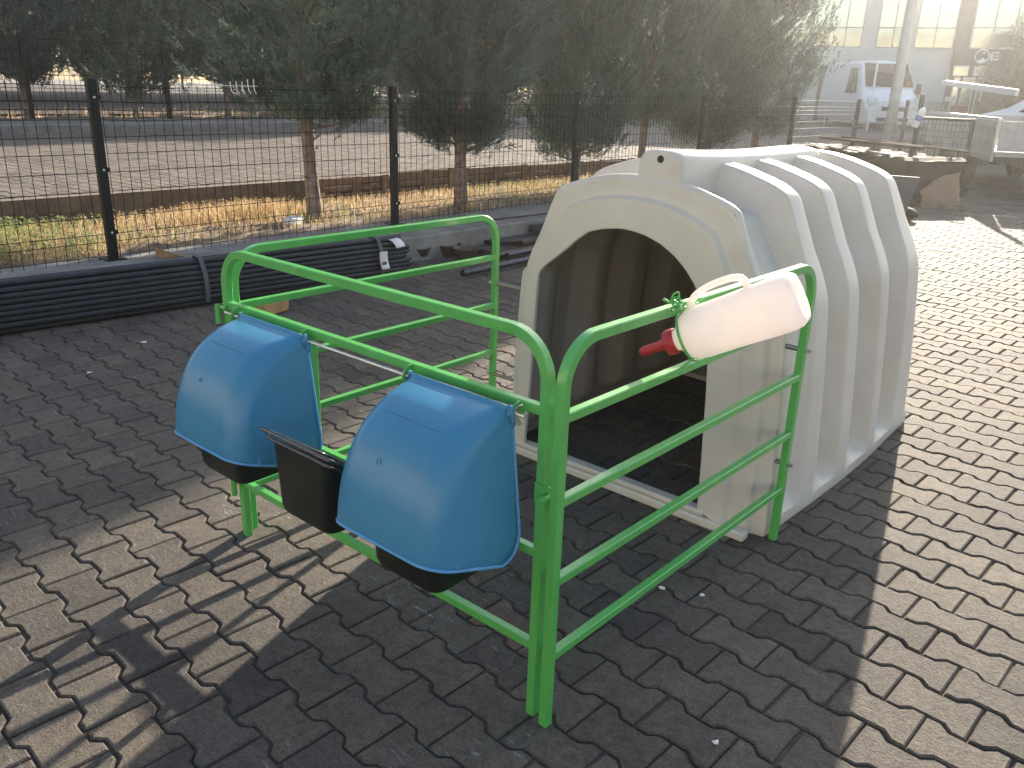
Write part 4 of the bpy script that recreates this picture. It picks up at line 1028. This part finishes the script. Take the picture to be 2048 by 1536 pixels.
b = MB(); b.lathe([(0.0595, 0.11), (0.0595, 0.2)], 20); b.build('label', M['label_b'], wb)
b = MB(); b.lathe([(0.0, 0.385), (0.02, 0.385), (0.02, 0.355)], 14); b.build('cap', M['label_b'], wb)
# light pole
b = MB(); b.lathe([(0.16, 0), (0.16, 0.03), (0.125, 0.035), (0.10, 4.0), (0.07, 9.5)], 20, (0, 0, 0)); 
lp = thing('light_pole', 'tall pale steel light pole behind the wire fence', 'light pole', (-5.75, 18.9, 0))
b.build('shaft', M['grey_pole'], lp); b = MB(); b.tube([(0, 0, 9.4), (0.4, -0.8, 9.9), (0.6, -1.3, 10.0)], 0.05, 8); b.build('arm', M['grey_pole'], lp)

# ------------------------------------------------------------------ vehicles
def wheel(parent, x, y, r, wd, side):
    wr = MB(); wr.lathe([(r * 0.62, -wd / 2), (r * 0.93, -wd / 2), (r, -wd * 0.35), (r, wd * 0.35), (r * 0.93, wd / 2), (r * 0.62, wd / 2)], 28, (x, y, r), (0, 1, 0)); w1 = wr.build('wheel', M['rubber'], parent)
    wr = MB(); wr.lathe([(0, wd * 0.42 * side), (r * 0.2, wd * 0.44 * side), (r * 0.25, wd * 0.3 * side), (r * 0.55, wd * 0.36 * side), (r * 0.625, wd * 0.48 * side)], 20, (x, y, r), (0, 1, 0)); wr.build('rim', M['galv'], w1)
def loft(b, secs, mi=0):
    """secs: list of (x, [ (y,z)... ]) equal length rings, closed, capped"""
    k = len(secs[0][1]); V = [(x, y, z) for x, ring in secs for y, z in ring]
    F = [(a * k + i, a * k + (i + 1) % k, (a + 1) * k + (i + 1) % k, (a + 1) * k + i) for a in range(len(secs) - 1) for i in range(k)]
    F += [tuple(range(k - 1, -1, -1)), tuple((len(secs) - 1) * k + i for i in range(k))]; b.add(V, F, mi)
def vring(hw, zt, z0, ht, zw):   # half width at waist, top z, bottom z, half width at top, waist z
    r = [(hw * 0.92, z0), (hw, z0 + 0.15), (hw, zw), (ht, zt - 0.12), (ht - 0.10, zt - 0.02), (0, zt)]
    return r + [(-y, z) for y, z in reversed(r[:-1])]
# white van, front faces local +x
van = thing('white_van', 'white panel van facing the camera behind the wire fence', 'van', (-11.3, 32.6, 0.25), 0)
fv = Vector((0.62, -0.78, 0)); van.rotation_euler = (0, 0, math.atan2(fv.y, fv.x))
b = MB(); loft(b, [(-3.0, vring(0.98, 2.45, 0.35, 0.86, 1.3)), (-2.9, vring(1.0, 2.5, 0.32, 0.88, 1.3)), (1.0, vring(1.0, 2.5, 0.32, 0.88, 1.3)), (1.25, vring(1.0, 2.42, 0.32, 0.86, 1.3)), (1.95, vring(1.0, 1.56, 0.3, 0.90, 1.28)), (2.35, vring(0.98, 1.30, 0.3, 0.9, 1.15)), (2.65, vring(0.94, 1.08, 0.32, 0.86, 0.9)), (2.75, vring(0.86, 0.98, 0.40, 0.80, 0.85))]); b.build('body', M['white_p'], van, angle=35)
b = MB(); b.add([(1.28, -0.76, 2.36), (1.28, 0.76, 2.36), (1.94, 0.84, 1.58), (1.94, -0.84, 1.58)], [(0, 1, 2, 3)])
for v_ in range(len(b.v)): b.v[v_] = (b.v[v_][0] + 0.02, b.v[v_][1], b.v[v_][2] + 0.02)
o = b.build('windscreen', M['car_glass'], van); o.modifiers.new("s", 'SOLIDIFY').thickness = 0.01
for s in (1, -1):
    b = MB(); b.add([(0.3, s * 0.995, 1.36), (1.55, s * 1.005, 1.36), (1.05, s * 0.90, 2.22), (0.3, s * 0.895, 2.26)], [(0, 1, 2, 3)]); o = b.build('door_window', M['car_glass'], van); o.modifiers.new("s", 'SOLIDIFY').thickness = 0.02
    b = MB(); b.obox((2.56, s * 0.70, 1.03), (0.13, 0, -0.10), (0, 0.17, 0), (0.05, 0, 0.10)); b.build('headlight', M['clear'], van, bevel=0.04)
    b = MB(); b.obox((1.55, s * 1.18, 1.55), (0.06, 0, 0), (0, 0.09, 0), (0, 0, 0.17)); b.bar((1.5, s * 0.98, 1.45), (1.55, s * 1.12, 1.45), 0.04); b.build('mirror', M['black_pl'], van, bevel=0.02)
    wheel(van, 1.8, s * 0.86, 0.34, 0.22, s); wheel(van, -1.9, s * 0.86, 0.34, 0.22, s)
b = MB(); b.obox((2.74, 0, 0.86), (0.03, 0, 0), (0, 0.42, 0), (0, 0, 0.07)); b.obox((2.76, 0, 0.50), (0.03, 0, 0), (0, 0.55, 0), (0, 0, 0.06)); b.build('grille', M['black_pl'], van, bevel=0.01)
b = MB(); p4 = [Vector((2.62, 0, 1.24)), Vector((2.66, 0.075, 1.13)), Vector((2.71, 0, 1.02)), Vector((2.66, -0.075, 1.13))]; b.tube(p4, 0.02, 6, closed=True); b.build('emblem', M['steel_dk'], van)
b = MB(); b.obox((2.80, 0, 0.66), (0.006, 0, 0), (0, 0.26, 0), (0, 0, 0.055)); b.build('number_plate', M['paper'], van)
# white car side-on at the right edge, nose to the left (local +x = nose)
car = thing('white_car', 'white car with sloping windscreen at the right edge, behind the trailer bed', 'car', (-2.95, 23.8, 0), 0)
car.scale = (1.1, 1.1, 1.2)
car.rotation_euler = (0, 0, math.atan2(-0.15, -0.98))
b = MB(); loft(b, [(-2.2, vring(0.80, 1.3, 0.4, 0.62, 0.95)), (-2.05, vring(0.88, 1.6, 0.3, 0.66, 0.98)), (-1.0, vring(0.9, 1.78, 0.26, 0.68, 1.0)), (0.2, vring(0.9, 1.76, 0.26, 0.68, 1.0)), (0.55, vring(0.9, 1.64, 0.26, 0.68, 1.0)), (1.45, vring(0.9, 1.10, 0.26, 0.72, 0.98)), (2.05, vring(0.86, 0.94, 0.28, 0.74, 0.8)), (2.25, vring(0.76, 0.80, 0.35, 0.68, 0.7))]); b.build('body', M['white_p'], car, angle=35)
b = MB(); b.add([(0.58, -0.6, 1.66), (0.58, 0.6, 1.66), (1.44, 0.68, 1.15), (1.44, -0.68, 1.15)], [(0, 1, 2, 3)]); o = b.build('windscreen', M['car_glass'], car); o.modifiers.new("s", 'SOLIDIFY').thickness = 0.02
for s in (1, -1):
    b = MB(); b.add([(-1.9, s * 0.90, 1.04), (1.15, s * 0.90, 1.04), (0.45, s * 0.715, 1.60), (-1.75, s * 0.72, 1.60)], [(0, 1, 2, 3)]); o = b.build('side_window', M['car_glass'], car); o.modifiers.new("s", 'SOLIDIFY').thickness = 0.02
    b = MB(); b.obox((2.08, s * 0.62, 0.78), (0.12, 0, -0.05), (0, 0.14, 0), (0, 0, 0.07)); b.build('headlight', M['clear'], car, bevel=0.03)
    b = MB(); b.obox((0.95, s * 1.0, 1.08), (0.06, 0, 0), (0, 0.08, 0), (0, 0, 0.07)); b.build('mirror', M['white_p'], car, bevel=0.02)
    wheel(car, 1.4, s * 0.80, 0.31, 0.2, s); wheel(car, -1.35, s * 0.80, 0.31, 0.2, s)
# dropside truck: local +x runs from its rear (right, near) to the far end
trk = thing('dropside_trailer', 'grey white dropside trailer bed with rack frame parked at the right edge', 'trailer', (-2.40, 13.9, 0), 0)
tv = Vector((-0.436, 0.90, 0)); trk.rotation_euler = (0, 0, math.atan2(tv.y, tv.x))
BL, BW = 6.2, 1.9
b = MB(); b.box(0, BL, -BW, 0, 0.66, 0.74); b.box(0.1, BL - 0.1, -BW + 0.5, -BW + 0.62, 0.48, 0.6595); b.box(0.1, BL - 0.1, -0.62, -0.5, 0.48, 0.6595); b.build('bed', M['bed'], trk)
for y, n in ((0.03, 'dropside'), (-BW - 0.03, 'dropside')):
    b = MB(); b.box(0.03, BL - 0.03, y - 0.02, y + 0.02, 0.58, 1.19)
    for z in (0.62, 0.86, 1.08): b.box(0.03, BL - 0.03, y + 0.0205, y + 0.032, z, z + 0.05)
    b.build(n, M['bed'], trk)
    b = MB(); b.bar((0.0, y, 1.22), (BL, y, 1.22), 0.05, 0.05); b.build('top_rail', M['white_p'], trk)
for x in (BL, -0.04):
    b = MB(); b.box(x, x + 0.04, -BW, 0, 0.745, 1.2); b.build('end_board', M['bed'], trk)
for x in (0.05, BL - 0.05):
    for y in (-0.05, -BW + 0.05):
        b = MB(); b.bar((x, y, 0.745), (x, y, 2.15 if x > 1 else 1.98), 0.06); b.build('rack_post', M['wood'] if x < 1 else M['bed'], trk)
b = MB(); b.bar((0.0, -0.115, 1.62), (BL, -0.115, 1.84), 0.05, 0.10); b.build('rack_rail', M['white_p'], trk)
b = MB(); b.bar((1.2, -BW + 0.115, 1.98), (BL, -BW + 0.115, 2.12), 0.035); b.build('upper_rail', M['galv'], trk)
for x in (2.9, 5.2):
    wheel(trk, x, -0.22, 0.40, 0.24, 1); wheel(trk, x, -BW + 0.22, 0.40, 0.24, -1)

# ------------------------------------------------------------------ office building far right
fd = Vector((-0.3122, 0.95, 0)); bc = Vector((-12.11, 38.6, 0))
bld = thing('office_building', 'white clad office building with bands of glass and a dark entrance wall', 'building', bc, math.atan2(-fd.x, fd.y))
# local x to the right, local y away from the camera, z up
b = MB(); b.box(-16, 16, 0.3, 14, 0, 9.2); b.build('wall', M['panel'], bld)
b = MB(); b.box(1.72, 14, -0.02, 0.298, 0, 9.2); b.build('entrance_wall', M['dk_clad'], bld)
b = MB(); b.box(-3.5, -0.6, 0.1, 0.297, 0, 2.74)
b.build('portal', M['dk_clad'], bld)
for z0, z1 in ((2.78, 3.5), (5.55, 6.3)):
    for k in range(12):
        x0 = -16 + k * 1.48
        if x0 + 1.47 > 1.72: break
        b = MB(); b.box(x0, x0 + 1.455, 0.15, 0.296, z0, z1); b.build('cladding_panel', M['panel'], bld, bevel=0.01)
for zb, zt in ((3.53, 5.5), (6.35, 8.6)):
    for x0, x1 in ((-15, -10.4), (-10, -7.0), (-6.6, -4.15), (-4.05, -1.98), (-1.36, -0.06), (0.18, 1.66), (2.3, 4.6), (5.0, 7.4)):
        fy = -0.06 if x0 > 2 else 0.2
        b = MB(); b.box(x0, x1, fy + 0.0, fy + 0.035, zb, zt); wn_ = b.build('window', M['glass'], bld)
        b = MB(); nmu = max(2, int(round((x1 - x0) / 0.75)))
        for k in range(nmu + 1): x = x0 + (x1 - x0) * k / nmu; b.box(x - 0.03, x + 0.03, fy - 0.03, fy - 0.001, zb, zt)
        for z in (zb, zb + (zt - zb) * 0.40, zt): b.box(x0, x1, fy - 0.025, fy - 0.002, z - 0.03, z + 0.03)
        b.build('frame', M['grey_pole'], wn_)
for x0, x1, z0, z1 in ((1.85, 2.45, 2.45, 2.85), (2.62, 3.05, 2.45, 2.85), (1.95, 2.2, 0.1, 2.4), (2.3, 2.75, 0.1, 2.4), (2.85, 3.1, 0.1, 2.4)):
    b = MB(); b.box(x0, x1, -0.06, -0.021, z0, z1); dn_ = b.build('entrance_glazing', M['glass'], bld)
    b = MB(); 
    for a, c in ((x0, x0 + 0.04), (x1 - 0.04, x1)): b.box(a, c, -0.08, -0.061, z0, z1)
    b.box(x0 + 0.0405, x1 - 0.0405, -0.08, -0.061, z1 - 0.05, z1); b.build('frame', M['panel'], dn_)
b = MB(); b.box(1.75, 2.0, -0.4, -0.025, 0, 1.6); b.build('pillar', M['panel'], bld); b = MB(); b.box(2.05, 2.7, -0.3, -0.085, 0, 1.25); b.build('red_panel', M['redbox'], bld)
sg = thing('wall_emblem', 'round white emblem sign on the dark entrance wall', 'sign', bc + fd * -0.10 + Vector((fd.y, -fd.x, 0)) * 2.83 + Vector((0, 0, 3.22)), math.atan2(-fd.x, fd.y))
b = MB(); b.torus((0, 0, 0), (0, 1, 0), 0.255, 0.03, 28, 6); b.build('ring', M['white_p'], sg)
b = MB(); n = 16; pts = [(0.25 * math.cos(a), 0.25 * math.sin(a)) for a in np.linspace(-2.2, -0.35, n)] + [(0.05, -0.06), (-0.04, -0.12)]
b.add([(x, 0, z) for x, z in pts] + [(x, 0.03, z) for x, z in pts], [tuple(range(len(pts))), tuple(range(2 * len(pts) - 1, len(pts) - 1, -1))] + [(i, (i + 1) % len(pts), len(pts) + (i + 1) % len(pts), len(pts) + i) for i in range(len(pts))]); b.build('swoosh', M['white_p'], sg)
b = MB(); b.box(-0.02, 0.10, 0, 0.03, 0.10, 0.16); b.build('dot', M['white_p'], sg)
le = thing('wall_letter', 'pale capital letter E on the dark entrance wall beside the round emblem', 'sign', bc + fd * -0.10 + Vector((fd.y, -fd.x, 0)) * 3.3 + Vector((0, 0, 3.24)), math.atan2(-fd.x, fd.y))
b = MB(); b.box(-0.14, -0.08, 0, 0.03, -0.16, 0.16)
for z in (-0.16, -0.03, 0.10): b.box(-0.0795, 0.13, 0, 0.03, z, z + 0.06)
b.build('letter', M['white_p'], le)
b = MB(); b.tube([(0, 0, 0), (0, 0, 12)], 0.05, 8); o = b.build('flag_pole', M['white_p'], None, loc=(-10.6, 33.3, 0)); tag(o, 'thin white flag pole in front of the office windows', 'pole')
sl_ = thing('street_lamp', 'small white lamp on a slim post left of the white van', 'lamp', (-9.6, 28.2, 0))
b = MB(); b.tube([(0, 0, 0), (0, 0, 2.55)], 0.035, 8); b.build('post', M['white_p'], sl_); b = MB(); b.bar((0.02, 0, 2.57), (-0.42, -0.1, 2.55), 0.12, 0.06); b.build('head', M['white_p'], sl_, bevel=0.02)
# added unseen building behind the camera, bounces warm sunlight onto the hutch front
ws = thing('bounce_building', 'added unseen beige building behind the viewer, bouncing warm light onto the hutch front', 'building', (0, -17, 0))
b = MB(); b.box(-34, 26, -10, 0, 0, 7.5); b.build('wall', M['beige'], ws)
b = MB(); b.box(-34.5, 26.5, -10.5, 0.5, 7.503, 7.8); b.build('roof', M['dk_clad'], ws)
for x in (-26, -14, -2, 10):
    b = MB(); b.box(x, x + 4, 0.003, 0.06, 0, 4.2); b.build('added_door', M['bed'], ws)
# low plinth strip under the continuing fence on the right
b = MB(); b.box(-5.26, -4.95, 12.6, 24, -0.02, 0.215); struct(b.build("fence_plinth", M['conc']))

# ------------------------------------------------------------------ scattering volume added in place of the lens glare
b = MB(); b.box(-75, 30, -20, 70, -1.1, 15.0)
hz = bpy.data.materials.new("glare_haze"); hz.use_nodes = True
hn = hz.node_tree.nodes; hn.remove(hn["Principled BSDF"])
pv = hn.new("ShaderNodeVolumePrincipled"); pv.inputs["Color"].default_value = (0.97, 0.96, 0.93, 1); pv.inputs["Density"].default_value = 0.0018; pv.inputs["Anisotropy"].default_value = 0.76
hz.node_tree.links.new(pv.outputs[0], hn["Material Output"].inputs["Volume"])
HAZE = True
if HAZE:
    ho = b.build("haze", hz, None, angle=0); stuff(ho)
